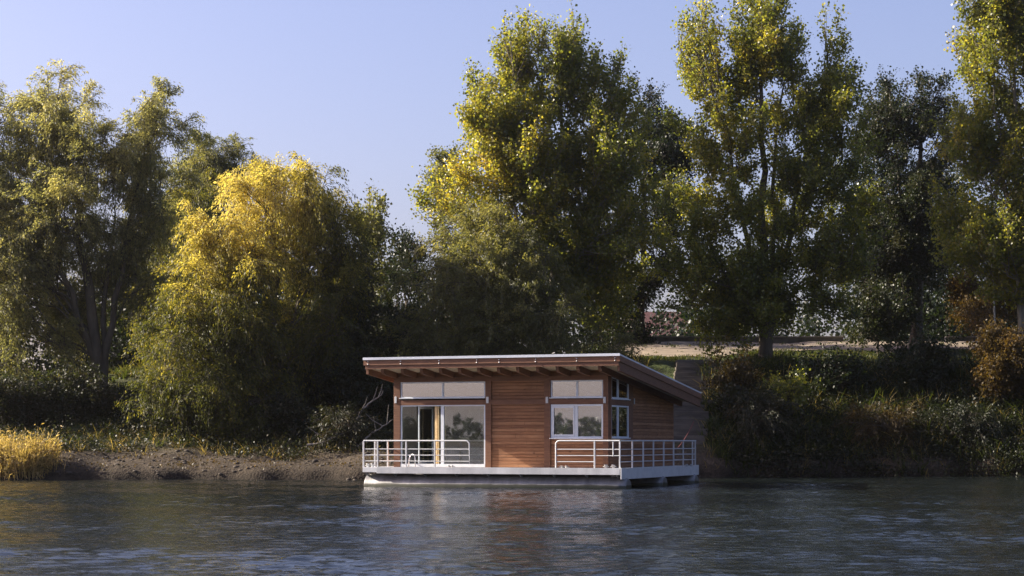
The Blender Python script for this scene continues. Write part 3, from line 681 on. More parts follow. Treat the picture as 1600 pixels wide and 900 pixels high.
def plank_mat(name, cols, board=.115, axis=2, groove=True, knots=True, rough=.6):
    m, nt, out = new_mat(name)
    tc = N(nt, 'ShaderNodeTexCoord'); sep = N(nt, 'ShaderNodeSeparateXYZ'); nt.links.new(tc.outputs['Object'], sep.inputs[0])
    div = N(nt, 'ShaderNodeMath', operation='DIVIDE'); nt.links.new(sep.outputs[axis], div.inputs[0]); div.inputs[1].default_value = board
    fl = N(nt, 'ShaderNodeMath', operation='FLOOR'); nt.links.new(div.outputs[0], fl.inputs[0])
    fr = N(nt, 'ShaderNodeMath', operation='FRACT'); nt.links.new(div.outputs[0], fr.inputs[0])
    wn = N(nt, 'ShaderNodeTexWhiteNoise', noise_dimensions='1D'); nt.links.new(fl.outputs[0], wn.inputs['W'])
    comb = N(nt, 'ShaderNodeCombineXYZ'); mul = N(nt, 'ShaderNodeMath', operation='MULTIPLY'); mul.inputs[1].default_value = 37.0
    nt.links.new(wn.outputs[0], mul.inputs[0]); nt.links.new(mul.outputs[0], comb.inputs[0])
    va = N(nt, 'ShaderNodeVectorMath', operation='ADD'); nt.links.new(tc.outputs['Object'], va.inputs[0]); nt.links.new(comb.outputs[0], va.inputs[1])
    mp = N(nt, 'ShaderNodeMapping'); sc = [1.2, 1.2, 1.2]; sc[axis] = 14; mp.inputs['Scale'].default_value = sc
    nt.links.new(va.outputs[0], mp.inputs[0])
    n1 = N(nt, 'ShaderNodeTexNoise', Scale=1.6, Detail=8, Roughness=.65, Distortion=.6); nt.links.new(mp.outputs[0], n1.inputs['Vector'])
    mixf = N(nt, 'ShaderNodeMath', operation='MULTIPLY_ADD'); nt.links.new(wn.outputs[0], mixf.inputs[0]); mixf.inputs[1].default_value = .35
    sub = N(nt, 'ShaderNodeMath', operation='SUBTRACT'); nt.links.new(n1.outputs['Fac'], sub.inputs[0]); sub.inputs[1].default_value = .17
    nt.links.new(sub.outputs[0], mixf.inputs[2])
    r = ramp(nt, cols, mixf.outputs[0])
    col = r.outputs[0]
    if knots:
        mk = N(nt, 'ShaderNodeMapping'); s2 = [1.5, 1.5, 1.5]; s2[axis] = 3.4; mk.inputs['Scale'].default_value = s2; nt.links.new(va.outputs[0], mk.inputs[0])
        vo = N(nt, 'ShaderNodeTexVoronoi', Scale=1.4); nt.links.new(mk.outputs[0], vo.inputs['Vector'])
        kr = ramp(nt, [(.0, (.25, .2, .18)), (.07, (.45, .4, .38)), (.13, (1, 1, 1))], vo.outputs['Distance'])
        mm = N(nt, 'ShaderNodeMix', data_type='RGBA', blend_type='MULTIPLY'); mm.inputs[0].default_value = 1
        nt.links.new(col, mm.inputs[6]); nt.links.new(kr.outputs[0], mm.inputs[7]); col = mm.outputs[2]
    p = N(nt, 'ShaderNodeBsdfPrincipled', Roughness=rough); p.inputs['Specular IOR Level'].default_value = .25
    if groove:
        gr = ramp(nt, [(0, (0, 0, 0)), (.10, (1, 1, 1)), (.95, (1, 1, 1)), (1, (0, 0, 0))], fr.outputs[0])
        b = N(nt, 'ShaderNodeBump', Strength=1, Distance=.02); nt.links.new(gr.outputs[0], b.inputs['Height']); nt.links.new(b.outputs[0], p.inputs['Normal'])
        g2 = ramp(nt, [(0, (.28, .25, .22)), (.09, (1, 1, 1)), (1, (1, 1, 1))], fr.outputs[0])
        mm = N(nt, 'ShaderNodeMix', data_type='RGBA', blend_type='MULTIPLY'); mm.inputs[0].default_value = 1
        nt.links.new(col, mm.inputs[6]); nt.links.new(g2.outputs[0], mm.inputs[7]); col = mm.outputs[2]
    if groove and axis == 2:
        ua = N(nt, 'ShaderNodeMath', operation='ADD'); nt.links.new(sep.outputs[0], ua.inputs[0]); nt.links.new(sep.outputs[1], ua.inputs[1])
        ub = N(nt, 'ShaderNodeMath', operation='MULTIPLY_ADD'); nt.links.new(wn.outputs[0], ub.inputs[0]); ub.inputs[1].default_value = 2.6; nt.links.new(ua.outputs[0], ub.inputs[2])
        ud = N(nt, 'ShaderNodeMath', operation='DIVIDE'); nt.links.new(ub.outputs[0], ud.inputs[0]); ud.inputs[1].default_value = 2.6
        uf = N(nt, 'ShaderNodeMath', operation='FRACT'); nt.links.new(ud.outputs[0], uf.inputs[0])
        jr = ramp(nt, [(0, (.3, .27, .25)), (.006, (1, 1, 1))], uf.outputs[0])
        mm = N(nt, 'ShaderNodeMix', data_type='RGBA', blend_type='MULTIPLY'); mm.inputs[0].default_value = 1
        nt.links.new(col, mm.inputs[6]); nt.links.new(jr.outputs[0], mm.inputs[7]); col = mm.outputs[2]
        big = N(nt, 'ShaderNodeTexNoise', Scale=.9, Detail=5, Roughness=.6); nt.links.new(tc.outputs['Object'], big.inputs['Vector'])
        br = ramp(nt, [(.3, (.72, .74, .78)), (.65, (1, 1, 1))], big.outputs['Fac'])
        mm = N(nt, 'ShaderNodeMix', data_type='RGBA', blend_type='MULTIPLY'); mm.inputs[0].default_value = 1
        nt.links.new(col, mm.inputs[6]); nt.links.new(br.outputs[0], mm.inputs[7]); col = mm.outputs[2]
    nt.links.new(col, p.inputs['Base Color'])
    nt.links.new(p.outputs[0], out.inputs[0])
    return m
M['plank'] = plank_mat('cladding', [(.2, (.15, .062, .03)), (.5, (.27, .125, .06)), (.8, (.40, .21, .11))])
M['trim'] = noise_mat('stained_trim', [(.3, (.115, .052, .030)), (.7, (.185, .09, .052))], 2.5, 8, .6, .25, 30, (1, 1, 6), spec=.3)
M['fascia'] = noise_mat('stained_fascia', [(.3, (.14, .064, .036)), (.7, (.225, .112, .064))], 2.5, 8, .6, .25, 30, (1, 1, 6), spec=.3)
M['soffit'] = plank_mat('pale_soffit', [(.2, (.50, .42, .32)), (.8, (.68, .60, .48))], .16, 1, True, True)
M['white'] = noise_mat('white_paint', [(.3, (.50, .51, .52)), (.7, (.64, .65, .66))], 3, 6, .4, .05)
M['frame'] = noise_mat('window_frame_paint', [(.3, (.56, .60, .65)), (.7, (.68, .72, .77))], 3, 4, .35, 0)
M['steel'] = noise_mat('galvanised_steel', [(.35, (.42, .43, .44)), (.65, (.60, .61, .62))], 1.7, 9, .45, .15, 8, (1, 1, .35), metallic=.35)
M['hull'] = noise_mat('hull_steel', [(.3, (.115, .112, .11)), (.7, (.255, .25, .245))], 1.3, 9, .42, .15, 5, (2.5, 1, .6), metallic=.3)
M['deck'] = noise_mat('deck_boards', [(.3, (.42, .36, .29)), (.7, (.60, .54, .45))], 2, 6, .7, .1, 10, (1, 6, 1))
M['chrome'] = noise_mat('polished_steel', [(.3, (.7, .7, .7)), (.7, (.8, .8, .8))], 3, 3, .25, 0, metallic=.8)
M['zinc'] = noise_mat('zinc_sheet', [(.3, (.52, .55, .60)), (.7, (.68, .71, .76))], 1.5, 6, .4, .05, metallic=.25)
M['room'] = noise_mat('room_wall', [(.3, (.22, .19, .15)), (.7, (.30, .26, .21))], 2, 4, .8, 0)
M['floor'] = noise_mat('room_floor', [(.3, (.16, .10, .06)), (.7, (.24, .15, .09))], 2, 4, .5, 0)
M['pine'] = noise_mat('pale_pine', [(.3, (.55, .40, .20)), (.7, (.70, .54, .30))], 4, 5, .5, .1, 20, (1, 1, 5))
M['rope'] = noise_mat('red_rope', [(.3, (.10, .02, .02)), (.7, (.18, .04, .035))], 20, 3, .8, .3)
nt_ = M['hull'].node_tree; pr = next(n for n in nt_.nodes if n.type == 'BSDF_PRINCIPLED'); src = pr.inputs['Base Color'].links[0].from_socket
tc_ = N(nt_, 'ShaderNodeTexCoord'); sp_ = N(nt_, 'ShaderNodeSeparateXYZ'); nt_.links.new(tc_.outputs['Object'], sp_.inputs[0])
no_ = N(nt_, 'ShaderNodeTexNoise', Scale=2.5, Detail=6); nt_.links.new(tc_.outputs['Object'], no_.inputs['Vector'])
ma_ = N(nt_, 'ShaderNodeMath', operation='MULTIPLY_ADD'); nt_.links.new(no_.outputs['Fac'], ma_.inputs[0]); ma_.inputs[1].default_value = -.10; nt_.links.new(sp_.outputs[2], ma_.inputs[2])
rp_ = ramp(nt_, [(.0, (.16, .18, .10)), (.055, (.25, .25, .18)), (.075, (1, 1, 1))], ma_.outputs[0])
mx_ = N(nt_, 'ShaderNodeMix', data_type='RGBA', blend_type='MULTIPLY'); mx_.inputs[0].default_value = 1
nt_.links.new(src, mx_.inputs[6]); nt_.links.new(rp_.outputs[0], mx_.inputs[7]); nt_.links.new(mx_.outputs[2], pr.inputs['Base Color'])
def glass_mat(name, refl, tint):
    m, nt, out = new_mat(name)
    g = N(nt, 'ShaderNodeBsdfGlossy', Roughness=.015); g.inputs['Color'].default_value = (.93, .96, 1.0, 1)
    t = N(nt, 'ShaderNodeBsdfTransparent'); t.inputs['Color'].default_value = (*tint, 1)
    tc = N(nt, 'ShaderNodeTexCoord'); n = N(nt, 'ShaderNodeTexNoise', Scale=.7, Detail=2); nt.links.new(tc.outputs['Object'], n.inputs['Vector'])
    b = N(nt, 'ShaderNodeBump', Strength=.06, Distance=.02); nt.links.new(n.outputs['Fac'], b.inputs['Height']); nt.links.new(b.outputs[0], g.inputs['Normal'])
    mx = N(nt, 'ShaderNodeMixShader'); mx.inputs[0].default_value = refl
    nt.links.new(t.outputs[0], mx.inputs[1]); nt.links.new(g.outputs[0], mx.inputs[2]); nt.links.new(mx.outputs[0], out.inputs[0])
    return m
M['glass'] = glass_mat('coated_glass', .48, (.55, .58, .6))
M['door_glass'] = glass_mat('door_glass', .22, (.8, .85, .84))

def B(name, lst, mat, parent=boat, bevel=.006):
    if parent is boat or True:
        lst = [(a - OU, b - OU, c - OV, d - OV, e, f) for a, b, c, d, e, f in lst]
    o = boxes(name, lst, M[mat], parent, bevel)
    return o
def tubesB(name, segs, mat, parent=boat, sides=8):
    a = Acc()
    for pts, r in segs:
        P = np.array(pts, dtype=float) - np.array([OU, OV, 0]); a.tubes(P[None], np.full((1, len(P)), r), sides)
    return a.build(name, M[mat], parent, smooth=True)
def prism(name, prof, ext, plane, mat, parent=boat):
    """prof: 2D points; plane 'vw' extruded along u from ext[0] to ext[1], or 'uw' extruded along v"""
    bm = bmesh.new(); rows = []
    for e in ext:
        rows.append([bm.verts.new(((e - OU, a - OV, b) if plane == 'vw' else (a - OU, e - OV, b))) for a, b in prof])
    n = len(prof)
    for i in range(n): bm.faces.new((rows[0][i], rows[0][(i + 1) % n], rows[1][(i + 1) % n], rows[1][i]))
    bm.faces.new(rows[0][::-1]); bm.faces.new(rows[1])
    bmesh.ops.recalc_face_normals(bm, faces=bm.faces)
    me = bpy.data.meshes.new(name); bm.to_mesh(me); bm.free(); me.materials.append(M[mat])
    o = bpy.data.objects.new(name, me); COL.objects.link(o); o.parent = parent
    return o

DW = .68                                   # deck level
UL = U(567, .0)                             # left end of the deck
VD = Vv(1090.5, 0)                          # depth of the deck
V1 = 1.25                                   # front wall plane
UR = U(951, V1); ULW = U(616, V1)
VB = Vv(1052.5, UR)
RU0, RU1 = U(568, -.1), U(968.5, -.1)
RV0, RV1 = -.1, Vv(1096, U(968.5, -.1))
ZT0 = W(552.5, RU1, RV0); ZT1 = W(613, RU1, RV1)
slope = (ZT1 - ZT0) / (RV1 - RV0)
def zt(v): return ZT0 + slope * (v - RV0)   # top of the roof sheet
print('boat', UL, VD, UR, ULW, VB, RU0, RU1, RV1, ZT0, ZT1, slope)

# hull pontoons
def pontoon(v, u0, u1):
    a = Acc(); k = 22
    prof = []
    R_ = .46
    us = [u0, u0 + .005, u0 + .03, u1 - .30, u1 - .04, u1]; rs = [.43, .452, R_, R_, .36, .33]
    P = np.array([[(u, v, -.02) for u in us]]) - np.array([OU, OV, 0])
    a.tubes(P, np.array([rs]), 28)
    for u, r in ((u0, .43), (u1, .33)):     # end caps
        P = np.array([[(u, v, -.02), (u + .001 * (1 if u == u1 else -1), v, -.02)]]) - np.array([OU, OV, 0]); a.tubes(P, np.array([[r, .001]]), 28)
    return a.build('pontoon', M['hull'], boat)
for v in (.50, VD * .5, VD - .62): pontoon(v, U(571, .2), .12)
# deck
B('deck', [(UL + .55, 0, 0, VD, DW - .10, DW)], 'deck', bevel=.01)
B('deck_edge', [(UL + .55, -.02, -.035, -.002, DW - .21, DW + .02)], 'steel', bevel=.008)
B('deck_edge', [(-.0, .04, -.035, VD, DW - .36, DW + .02)], 'white', bevel=.008)
B('deck_wing', [(UL, UL + .545, -.02, VD, DW - .17, DW + .01)], 'white', bevel=.01)
B('underframe', [(UL + .6, -.1, .35 + i * (VD - .9) / 6, .47 + i * (VD - .9) / 6, DW - .22, DW - .105) for i in range(7)], 'hull')
for px in (571, 614, 661, 710, 760, 811, 863, 914, 962):        # brackets under the deck edge
    u = U(px, 0)
    prism('bracket', [(0.0, DW - .215), (.32, DW - .215), (.30, .34), (.10, .40)], (u, u + .02), 'vw', 'steel')
for v in (.3, 1.2, VD * .5, VD * .5 + .9, VD - 1.0):
    prism('bracket', [(-.45, DW - .215), (-.003, DW - .215), (-.003, DW - .34), (-.30, .30), (-.45, .28)], (v, v + .03), 'uw', 'hull')
for px, v in ((575, .35), (582, .35), (701, .12), (706.5, .12), (878, .12), (885, .12), (947, .25), (958.5, .25), (1073, 6.4), (1080, 6.4)):
    u = U(px, v); a = Acc()
    base = np.array([u, v, DW]) - np.array([OU, OV, 0]); big = px in (947, 958.5, 575, 582)
    h_, r_ = (.13, .05) if big else (.09, .035)
    a.tubes(np.array([[base, base + [0, 0, h_ * .8], base + [0, 0, h_ * .8], base + [0, 0, h_], base + [0, 0, h_ + .001]]]), np.array([[r_, r_, r_ * 1.35, r_ * 1.35, .001]]), 12)
    a.tubes(np.array([[base + [-.11, 0, h_ * .5], base + [.11, 0, h_ * .5]]]), np.array([[.014, .014]]), 6)
    a.build('bollard', M['white'], boat)

# walls
zs = lambda v: zt(v) - .36                   # underside of the roof deck
def wallpanel(u0, u1, z0, z1, v=V1):
    return (u0, u1, v, v + .10, z0, z1)
zbm0, zbm1 = W(631, UR, V1), W(623, UR, V1)              # mid beam
zh0, zh1 = W(596, ULW + 3, V1), W(587, ULW + 3, V1)              # header beam
uA, uB, uC, uD = U(626, V1), U(759, V1), U(768, V1), U(851, V1)
uE, uF, uG = U(860.5, V1), U(943, V1), UR
B('front_cladding', [wallpanel(uC, uD, DW, zbm0), wallpanel(uC, uD, zbm1, zh0), wallpanel(uE, uF, DW, W(685.5, uE, V1))], 'plank', bevel=0)
for a, b in ((ULW, uA), (uB, uC), (uD, uE), (uF, uG)):
    B('post', [(a, b, V1 - .05, V1 + .12, DW, zh0)], 'trim')
B('header_beam', [(ULW, UR + .0, V1 - .055, V1 + .12, zh0 + .002, zh1)], 'trim')
for a, b in ((uA, uB), (uC, uD), (uE, uF)):
    B('mid_beam', [(a + .002, b - .002, V1 - .045, V1 + .115, zbm0 + .002, zbm1 - .002)], 'trim')
for px in (618, 761.5, 854.5, 944.5):
    u = U(px, V1 - .07); B('beam_bracket', [(u - .045, u + .045, V1 - .075, V1 - .052, W(630, u, V1), W(620, u, V1))], 'steel')

def window(u0, u1, z0, z1, mull, name='window', t=.045, sill=.05, glass='glass', v=V1, back=True):
    fr = [(u0, u1, v - .02, v + .05, z1 - t, z1), (u0, u1, v - .02, v + .05, z0, z0 + t), (u0, u0 + t, v - .019, v + .049, z0 + t, z1 - t), (u1 - t, u1, v - .019, v + .049, z0 + t, z1 - t)]
    edges = [u0 + t] 
    for m, w in mull:
        fr.append((m - w / 2, m + w / 2, v - .018, v + .048, z0 + t, z1 - t)); edges += [m - w / 2, m + w / 2]
    edges.append(u1 - t)
    f = B(name, fr, 'frame', bevel=.004)
    for i in range(0, len(edges), 2):
        B('pane', [(edges[i], edges[i + 1], v + .012, v + .020, z0 + t, z1 - t)], glass, f, 0)
    if sill: B('sill', [(u0 - .03, u1 + .01, v - .09, v - .022, z0 - .025, z0 + .01)], 'frame', f, .004)
    return f
wz = lambda py, u: W(py, u, V1)
w1 = window(uA + .01, uB - .01, wz(622.3, uA), wz(597.5, uA), [(U(692, V1), .07)])
w2 = window(uE + .01, uF - .01, wz(621.5, uE), wz(594.5, uE), [(U(901.7, V1), .075)])
w3 = window(uE + .01, uF - .01, wz(684.7, uE), wz(632, uE), [(U(900.6, V1), .11)], t=.06)
B('casement', [(uE + .075, U(900.6, V1) - .06, V1 - .03, V1 - .021, wz(684.7, uE) + .065, wz(684.7, uE) + .13), (uE + .075, U(900.6, V1) - .06, V1 - .03, V1 - .021, wz(632, uE) - .12, wz(632, uE) - .065),
   (uE + .075, uE + .125, V1 - .0295, V1 - .0215, wz(684.7, uE) + .13, wz(632, uE) - .12), (U(900.6, V1) - .11, U(900.6, V1) - .06, V1 - .0295, V1 - .0215, wz(684.7, uE) + .13, wz(632, uE) - .12)], 'frame', w3, .003)
# glazed sliding door: frame, fixed right leaf, left side standing open
dz0, dz1 = DW + .12, wz(633, uA)
dm = U(691.5, V1)
d = B('sliding_door', [(uA + .01, uB - .01, V1 - .02, V1 + .06, dz1 - .05, dz1), (uA + .01, uB - .01, V1 - .04, V1 + .06, DW + .01, dz0), (uA + .01, uA + .06, V1 - .019, V1 + .059, dz0, dz1 - .05), (uB - .06, uB - .01, V1 - .019, V1 + .059, dz0, dz1 - .05), (dm - .06, dm + .06, V1 - .018, V1 + .05, dz0, dz1 - .05)], 'frame', bevel=.004)
B('pane', [(dm + .06, uB - .06, V1 + .015, V1 + .025, dz0, dz1 - .05)], 'door_glass', d, 0)
M['dark_glass'] = glass_mat('clear_glass', .08, (.85, .9, .88))
B('pane', [(uA + .06, U(651, V1), V1 + .015, V1 + .025, dz0, dz1 - .05)], 'dark_glass', d, 0)
ux = U(653, V1)
def leaf(u, v, ang, wd, mat, name):
    ca, sa = math.cos(ang), math.sin(ang)
    bm_segs = []
    f = B(name, [(0, .06, -.02, .02, dz0, dz1 - .06), (wd - .06, wd, -.02, .02, dz0, dz1 - .06), (.06, wd - .06, -.019, .019, dz0, dz0 + .09), (.06, wd - .06, -.019, .019, dz1 - .14, dz1 - .06)], mat, boat, .004)
    f.data.transform(Matrix.Translation((OU, OV, 0))); f.location = (u - OU, v - OV, 0); f.rotation_euler = (0, 0, ang)
    g = B('pane', [(.06, wd - .06, -.004, .004, dz0 + .09, dz1 - .14)], 'door_glass', f, 0); g.data.transform(Matrix.Translation((OU, OV, 0)))
leaf(ux, V1 + .06, math.radians(80), .95, 'frame', 'folded_leaf')
leaf(U(684, V1), V1 + .06, math.radians(97), .95, 'pine', 'folded_leaf')
B('cased_opening', [(U(679, V1 + .1), U(683, V1 + .1), V1 + .12, V1 + .2, dz0, dz1)], 'pine')
# side wall (right)
uS0, uS1 = UR - .10, UR
vS = lambda px: Vv(px, UR)
va, vb, vc = vS(955), vS(982), vS(988.5)
zS = lambda py, v: W(py, UR, v)
def side(name, v0, v1, z0, z1, mat, du=0):   # panel whose top follows the roof when z1 is None
    t0, t1 = (zs(v0), zs(v1)) if z1 is None else (z1, z1)
    return prism(name, [(v0, z0), (v1, z0), (v1, t1), (v0, t0)], (uS0, uS1 + du), 'vw', mat)
zsl, zsh = zS(684, va), zS(633, va)          # lower side window
side('side_cladding', vc, VB, DW, None, 'plank')
side('side_cladding', V1 + .12, vc - .001, DW, zsl - .03, 'plank')
side('post', V1 + .121, va, zsl - .028, None, 'trim', .02)
side('post', vb, vc - .002, zsl - .028, None, 'trim', .02)
side('mid_beam', va + .002, vb - .002, zsh + .01, zS(622.5, va) - .04, 'trim', .02)
B('beam_bracket', [(UR + .021, UR + .04, vS(990) - .06, vS(990) + .04, zS(631, vb), zS(622, vb))], 'steel')
def side_window(z0, z1a, z1b, mpx):
    t = .05; vm = vS(mpx)
    bm = []
    f = prism('window', [(va, z0), (vb, z0), (vb, z0 + t), (va, z0 + t)], (uS1 - .05, uS1 + .012), 'vw', 'frame')
    def pc(v0, v1, za, zb, zc, zd, nm='sash', m='frame', e=(uS1 - .05, uS1 + .011)):
        return prism(nm, [(v0, za), (v1, zb), (v1, zc), (v0, zd)], e, 'vw', m, f)
    top = lambda v: z1a + (z1b - z1a) * (v - va) / (vb - va)
    pc(va, va + t, z0 + t, z0 + t, top(va + t) - t, top(va) - t); pc(vb - t, vb, z0 + t, z0 + t, top(vb) - t, top(vb - t) - t); pc(vm - .05, vm + .05, z0 + t, z0 + t, top(vm + .05) - t, top(vm - .05) - t)
    pc(va, vb, top(va) - t, top(vb) - t, top(vb), top(va))
    for a, b in ((va + t, vm - .05), (vm + .05, vb - t)):
        pc(a, b, z0 + t, z0 + t, top(b) - t, top(a) - t, 'pane', 'glass', (uS1 - .025, uS1 - .018))
    prism('sill', [(va - .03, z0 - .03), (vb + .05, z0 - .03), (vb + .05, z0 + .005), (va - .03, z0 + .005)], (uS1 + .013, uS1 + .07), 'vw', 'frame', f)
side_window(zsl, zsh, zsh, 965.8)
side_window(zS(622.5, va), zS(588, va), zS(595, vb), 965.8)
# back and left walls with a window hole at the back, floor, ceiling
side_l = prism('side_cladding', [(V1 + .121, DW), (VB, DW), (VB, zs(VB)), (V1 + .121, zs(V1 + .121))], (ULW, ULW + .10), 'vw', 'plank')
uw0, uw1 = ULW + .5, ULW + 2.6
B('back_cladding', [(ULW + .101, uw0, VB - .1, VB, DW, zs(VB) - .02), (uw1, UR - .101, VB - .1, VB, DW, zs(VB) - .02), (uw0, uw1, VB - .1, VB, DW, DW + .5), (uw0, uw1, VB - .1, VB, zs(VB) - .4, zs(VB) - .02)], 'plank', bevel=0)
B('interior_floor', [(ULW + .101, UR - .101, V1 + .07, VB - .101, DW + .02, DW + .1)], 'floor', bevel=0)
B('partition', [(uC, uC + .1, V1 + .13, VB - .11, DW + .11, zs(VB) - .1), (ULW + .11, ULW + .14, V1 + .3, VB - .11, DW + .11, zs(VB) - .1), (UR - .16, UR - .11, vc + .1, VB - .11, DW + .11, zs(VB) - .1)], 'room', bevel=0)
B('blind', [(uE + .1, U(899, V1), V1 + .16, V1 + .165, wz(690, uE), wz(630, uE))], 'room', bevel=0)

# roof
def slab(u0, u1, v0, v1, top, thick, name, mat, parent=boat):
    return prism(name, [(v0, zt(v0) - top - thick), (v1, zt(v1) - top - thick), (v1, zt(v1) - top), (v0, zt(v0) - top)], (u0, u1), 'vw', mat, parent)
roof = slab(RU0, RU1, RV0, RV1, 0, .055, 'roof', 'zinc')
slab(RU0 + .14, RU1 - .14, RV0 + .06, RV1 - .06, .0555, .30, 'soffit', 'soffit', roof)
prism('gutter_trim', [(RV0 - .045, zt(RV0) - .075), (RV0 - .002, zt(RV0) - .075), (RV0 - .002, zt(RV0) + .012), (RV0 - .045, zt(RV0) + .012)], (RU0 - .01, RU1 + .01), 'vw', 'zinc', roof)
prism('fascia', [(RV0, zt(RV0) - .26), (RV0 + .05, zt(RV0) - .26), (RV0 + .05, zt(RV0) - .057), (RV0, zt(RV0) - .057)], (RU0, RU1), 'vw', 'fascia', roof)
prism('fascia', [(RV0 + .03, zt(RV0) - .40), (RV0 + .13, zt(RV0) - .40), (RV0 + .13, zt(RV0) - .263), (RV0 + .03, zt(RV0) - .263)], (RU0 + .05, RU1 - .05), 'vw', 'trim', roof)
for (a, b) in ((RU1 - .06, RU1), (RU0, RU0 + .06)):
    slab(a, b, RV0 + .051, RV1, .057, .20, 'rake_board', 'fascia', roof)
for (a, b) in ((RU1 - .135, RU1 - .04), (RU0 + .04, RU0 + .135)):
    slab(a, b, RV0 + .131, RV1 - .03, .259, .30, 'rake_beam', 'trim', roof)
slab(RU0 + .02, RU1 - .02, RV1 - .05, RV1 - .001, .057, .3, 'fascia', 'fascia', roof)
for px in (597, 628, 658, 687.5, 717, 747, 778, 808, 839, 870, 902, 936):
    u = U(px, .15)
    v0 = RV0 + .14
    prism('rafter', [(v0, zt(v0) - .47), (v0 + .08, zt(v0 + .08) - .56), (VB + .8, zt(VB + .8) - .56), (VB + .8, zt(VB + .8) - .358), (v0, zt(v0) - .358)], (u, u + .11), 'vw', 'trim', roof)
B('top_plate', [(ULW, UR, V1 - .03, V1 + .11, zh1 + .002, zs(V1) - .01)], 'plank', bevel=0)
# bolts on the fascia
bo = Acc()
for px in (575, 626, 686, 745, 780, 837, 901, 961):
    for py in (.11, .20):
        u = U(px, RV0); P = np.array([[(u, RV0 + .01, ZT0 - py - .03), (u, RV0 - .02, ZT0 - py - .03), (u, RV0 - .021, ZT0 - py - .03)]]) - np.array([OU, OV, 0]); a = Acc(); a.tubes(P, np.array([[.02, .02, .001]]), 8); a.build('bolt', M['steel'], roof)
# ventilation pipe on the roof
u = U(874, .5); tubesB('roof_hook', [([(u, .0, zt(0)), (u - .08, .0, zt(0) + .06), (u + .02, .0, zt(0) + .09)], .02)], 'hull', roof)

# railings
def railing(name, posts, path, levels, rr=.017, top=1.63, bend=None, pr=.025):
    r = tubesB(name, [([(u, v, top) for u, v in path], .026)], 'white')
    for i, (u, v) in enumerate(posts):
        P = B('post', [(u - pr, u + pr, v - pr, v + pr, DW + .002, top - .02)], 'white', r, .006)
    for z in levels:
        tubesB('rail', [([(u, v, z) for u, v in path], rr)], 'white', r, 6)
    return r
lv = (1.335, 1.12, .91)
fv = .08
fu = [U(px, fv) for px in (568, 590, 634.7, 679.3)]
fe = U(725.5, fv)
r1 = railing('front_railing', [(u, fv) for u in fu], [(fu[0], fv), (fe, fv)], lv)
tubesB('end_post', [([(fe, fv, 1.63), (fe + .10, fv, 1.63), (fe + .19, fv, 1.54), (fe + .19, fv, DW)], .026)], 'white', r1)
for z in lv: tubesB('rail', [([(fe, fv, z), (fe + .19, fv, z)], .017)], 'white', r1, 6)
lu = UL + .1
r2 = railing('side_railing', [(lu, v) for v in (.8, 1.9, 3.4, 5.0, 6.6, VD - .1)], [(lu, fv + .0), (lu, VD - .1)], lv)
# right front part
gu = U(868.5, fv)
ru = -.06
r3 = railing('front_railing', [(U(929, fv), fv), (ru, fv)], [(gu + .14, fv), (ru, fv)], lv[:2])
tubesB('end_post', [([(gu, fv, DW), (gu, fv, 1.55), (gu + .06, fv, 1.61), (gu + .14, fv, 1.63)], .026)], 'white', r3)
for z in lv[:2]: tubesB('rail', [([(gu, fv, z), (gu + .14, fv, z)], .017)], 'white', r3, 6)
tubesB('rail', [([(gu, fv, lv[2]), (U(929, fv), fv, lv[2])], .017)], 'white', r3, 6)
tubesB('gate_post', [([(U(958, fv), fv, 1.63), (U(958, fv), fv, 1.1)], .02)], 'white', r3)
sp = [Vv(px, ru) for px in (988, 1005, 1021, 1037, 1052.5, 1067.5, 1082)]
r4 = railing('side_railing', [(ru, v) for v in sp], [(ru, fv), (ru, VD - .1)], lv)
r5 = railing('back_railing', [(ru - .02 - i * 1.4, VD - .1) for i in range(0, 7)], [(ru, VD - .1), (lu, VD - .1)], lv)
# swimming ladder handles
hu = U(638, .3)
tubesB('ladder_handle', [([(hu, .3, DW), (hu + .05, .3, DW + .35), (hu + .1, .3, DW + .45), (hu + .18, .3, DW + .48), (hu + .25, .3, DW + .42), (hu + .27, .3, DW + .3), (hu + .27, .3, DW)], .022)], 'chrome')

# mooring rope (red) to the bank
def cable(label, pts, r, mat):
    p = np.array(pts, dtype=float); a = Acc(); k = 14
    t = np.linspace(0, 1, k)[:, None]; q = p[0] * (1 - t) + p[1] * t; q[:, 2] -= .5 * (t[:, 0] * (1 - t[:, 0]))
    a.tubes(q[None], np.full((1, k), r), 6); o = a.build('mooring_rope', M[mat], origin=p[0]); o.location = p[0]
    return tag(o, label, 'rope')
x0, z0 = XZ(1056, 690, 74); x1, z1 = XZ(1083, 655, 91)
cable('red mooring rope running from the houseboat stern up to the bank', [(x0, 74, DW + .6), (x1, 90.6, float(H(x1, 90.6)) + .1)], .018, 'rope')

# wooden chair inside the open door
def chair():
    uu, vv = U(661, V1 + 1.0), V1 + 1.0
    x = P0[0] + uu * c_ + vv * s_; y = P0[1] - uu * s_ + vv * c_
    r = empty('wooden_chair', (x, y, DW + .1), 'pale slatted wooden chair just inside the open glass door', 'chair', rz=-TH)
    w = .42; Z = lambda l: [(a, b, c, d, e, f) for a, b, c, d, e, f in l]
    for (a, b, h) in ((0, 0, .45), (w - .04, 0, .45), (0, .4, .98), (w - .04, .4, .98)):
        boxes('leg', [(a, a + .04, b, b + .04, 0, h)], M['pine'], r, .004)
    boxes('seat', [(0 - .01, w + .01, -.01, .395, .452, .485)], M['pine'], r, .006)
    for z in (.58, .72, .86): boxes('back_slat', [(.042, w - .042, .405, .425, z, z + .07)], M['pine'], r, .004)
    for z in (.18,): boxes('stretcher', [(.042, w - .042, .01, .03, z, z + .03)], M['pine'], r, .003)
chair()

